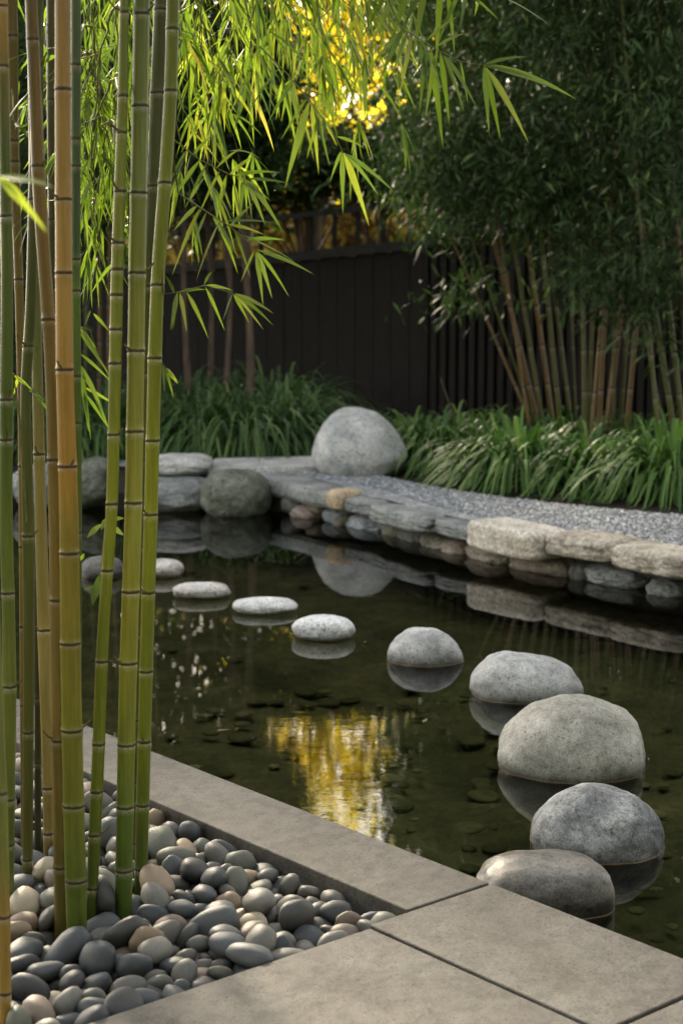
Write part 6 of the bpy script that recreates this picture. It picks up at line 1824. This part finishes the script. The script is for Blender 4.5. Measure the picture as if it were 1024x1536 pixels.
# ------------------------------------------------------------------ pebbles: poses from a settled pile (position mm, quaternion, half sizes)
rg = random.Random(12)
def pebble_mesh(i):
    r = random.Random(i); me = stone_mesh('pebble', 1, 1, 1, 200 + i, None, r.uniform(2.05, 2.35), .10, 3, (0, 0), .12, r.uniform(0, .25)); return me
PM = {}
names = [n for n, _, _ in PEB]; wts = [w_ for _, w_, _ in PEB]; mats = {n: m for n, _, m in PEB}
vals = [int(v) for v in PEBBLES.replace('\n', ' ').split()]
P = [vals[i:i + 10] for i in range(0, len(vals), 10)]
rows = []
for a in P:
    loc = Vector(a[:3]) / 1000; q = Quaternion([v / 1000 for v in a[3:7]]).normalized(); sz = Vector(a[7:10]) / 1000
    loc.z += 0.02
    rel = loc - Vector((0, 0, CAM_H)); fw = rel.y * cp_ - rel.z * sp_; x = 512 + FPX * rel.x / fw; y = 768 - FPX * (rel.y * sp_ + rel.z * cp_) / fw
    vis = -30 < x < 1054 and y < 1575
    rows.append((vis, sz.x * sz.y / fw ** 2 * (1 + 6 * (loc.z + .09)), loc, q, sz))
order = sorted(range(len(rows)), key=lambda i: -(rows[i][0] * 10 + rows[i][1]))
show = order[:300]; rest = order[300:]
LM = [('the thickest cane', c_gold), ('the tall straight green cane', c_main), ('the rightmost cane', c_right), ('the slim close-ringed cane', c_six), ('the beige cane', c_beige), ('the dark olive cane', c_olive), ('the left edge cane', c_left), ('the golden-footed corner cane', c_edge)]
LMP = [(n, Vector((o.location.x, o.location.y))) for n, o in LM]
for k, v in enumerate((2.9, 3.3, 3.7, 4.1, 4.6)): pass
pit_corner = uv(2.735, 2.543)
extra = [('the right corner of the bed', pit_corner.xy), ('the middle of the coping', uv(3.25, 2.543).xy), ('the coping beside the rightmost cane', uv(3.75, 2.543).xy), ('the far end of the bed', uv(4.6, 2.45).xy),
         ('the right of the front slab edge', uv(2.735, 2.25).xy), ('the front slab edge middle', uv(2.735, 1.95).xy), ('the front slab edge at left', uv(2.735, 1.62).xy), ('the middle of the open pebbles', uv(3.1, 2.25).xy)]
LMP += [(n, Vector(p)) for n, p in extra]
colour = {i: rg.choices(names, wts)[0] for i in range(len(rows))}
near = {}
for i in show:
    loc = rows[i][2].xy; nm, d = min(((n, (loc - p).length) for n, p in LMP), key=lambda z: z[1]); near.setdefault((nm, colour[i]), []).append((d, i))
ORD = ['', 'second ', 'third ', 'fourth ', 'fifth ', 'sixth ', 'seventh ', 'eighth ', 'ninth ', 'tenth ', 'eleventh ', 'twelfth ', 'thirteenth ', 'fourteenth ', 'fifteenth ']
for (nm, cn), lst in near.items():
    for k, (d, i) in enumerate(sorted(lst)):
        _, _, loc, q, sz = rows[i]; v = i % 7
        if (cn, v) not in PM:
            PM[(cn, v)] = pebble_mesh(v); PM[(cn, v)].materials.clear(); PM[(cn, v)].materials.append(mats[cn])
        o = bpy.data.objects.new('pebble', PM[(cn, v)]); link(o); o.location = loc; o.rotation_mode = 'QUATERNION'; o.rotation_quaternion = q; o.scale = sz * 1.03
        tag(o, f"{cn} pebble, {ORD[k]}nearest of that colour to {nm}", 'pebble', 'smooth pebbles under the bamboo')
V = []; Q = []; nv = 0
for i in rest:
    _, _, loc, q, sz = rows[i]; Rm = np.array(q.to_matrix()); pv = (ico * np.array(sz)) @ Rm.T + np.array(loc); V.append(pv); Q.append(icf + nv); nv += len(ico)
po = obj('pebbles', mesh_np('pebbles', np.concatenate(V), np.concatenate(Q), mats=[mats['mid grey']])); po['kind'] = 'stuff'; po['label'] = 'lower and outlying grey pebbles of the bamboo bed'; po['category'] = 'pebbles'
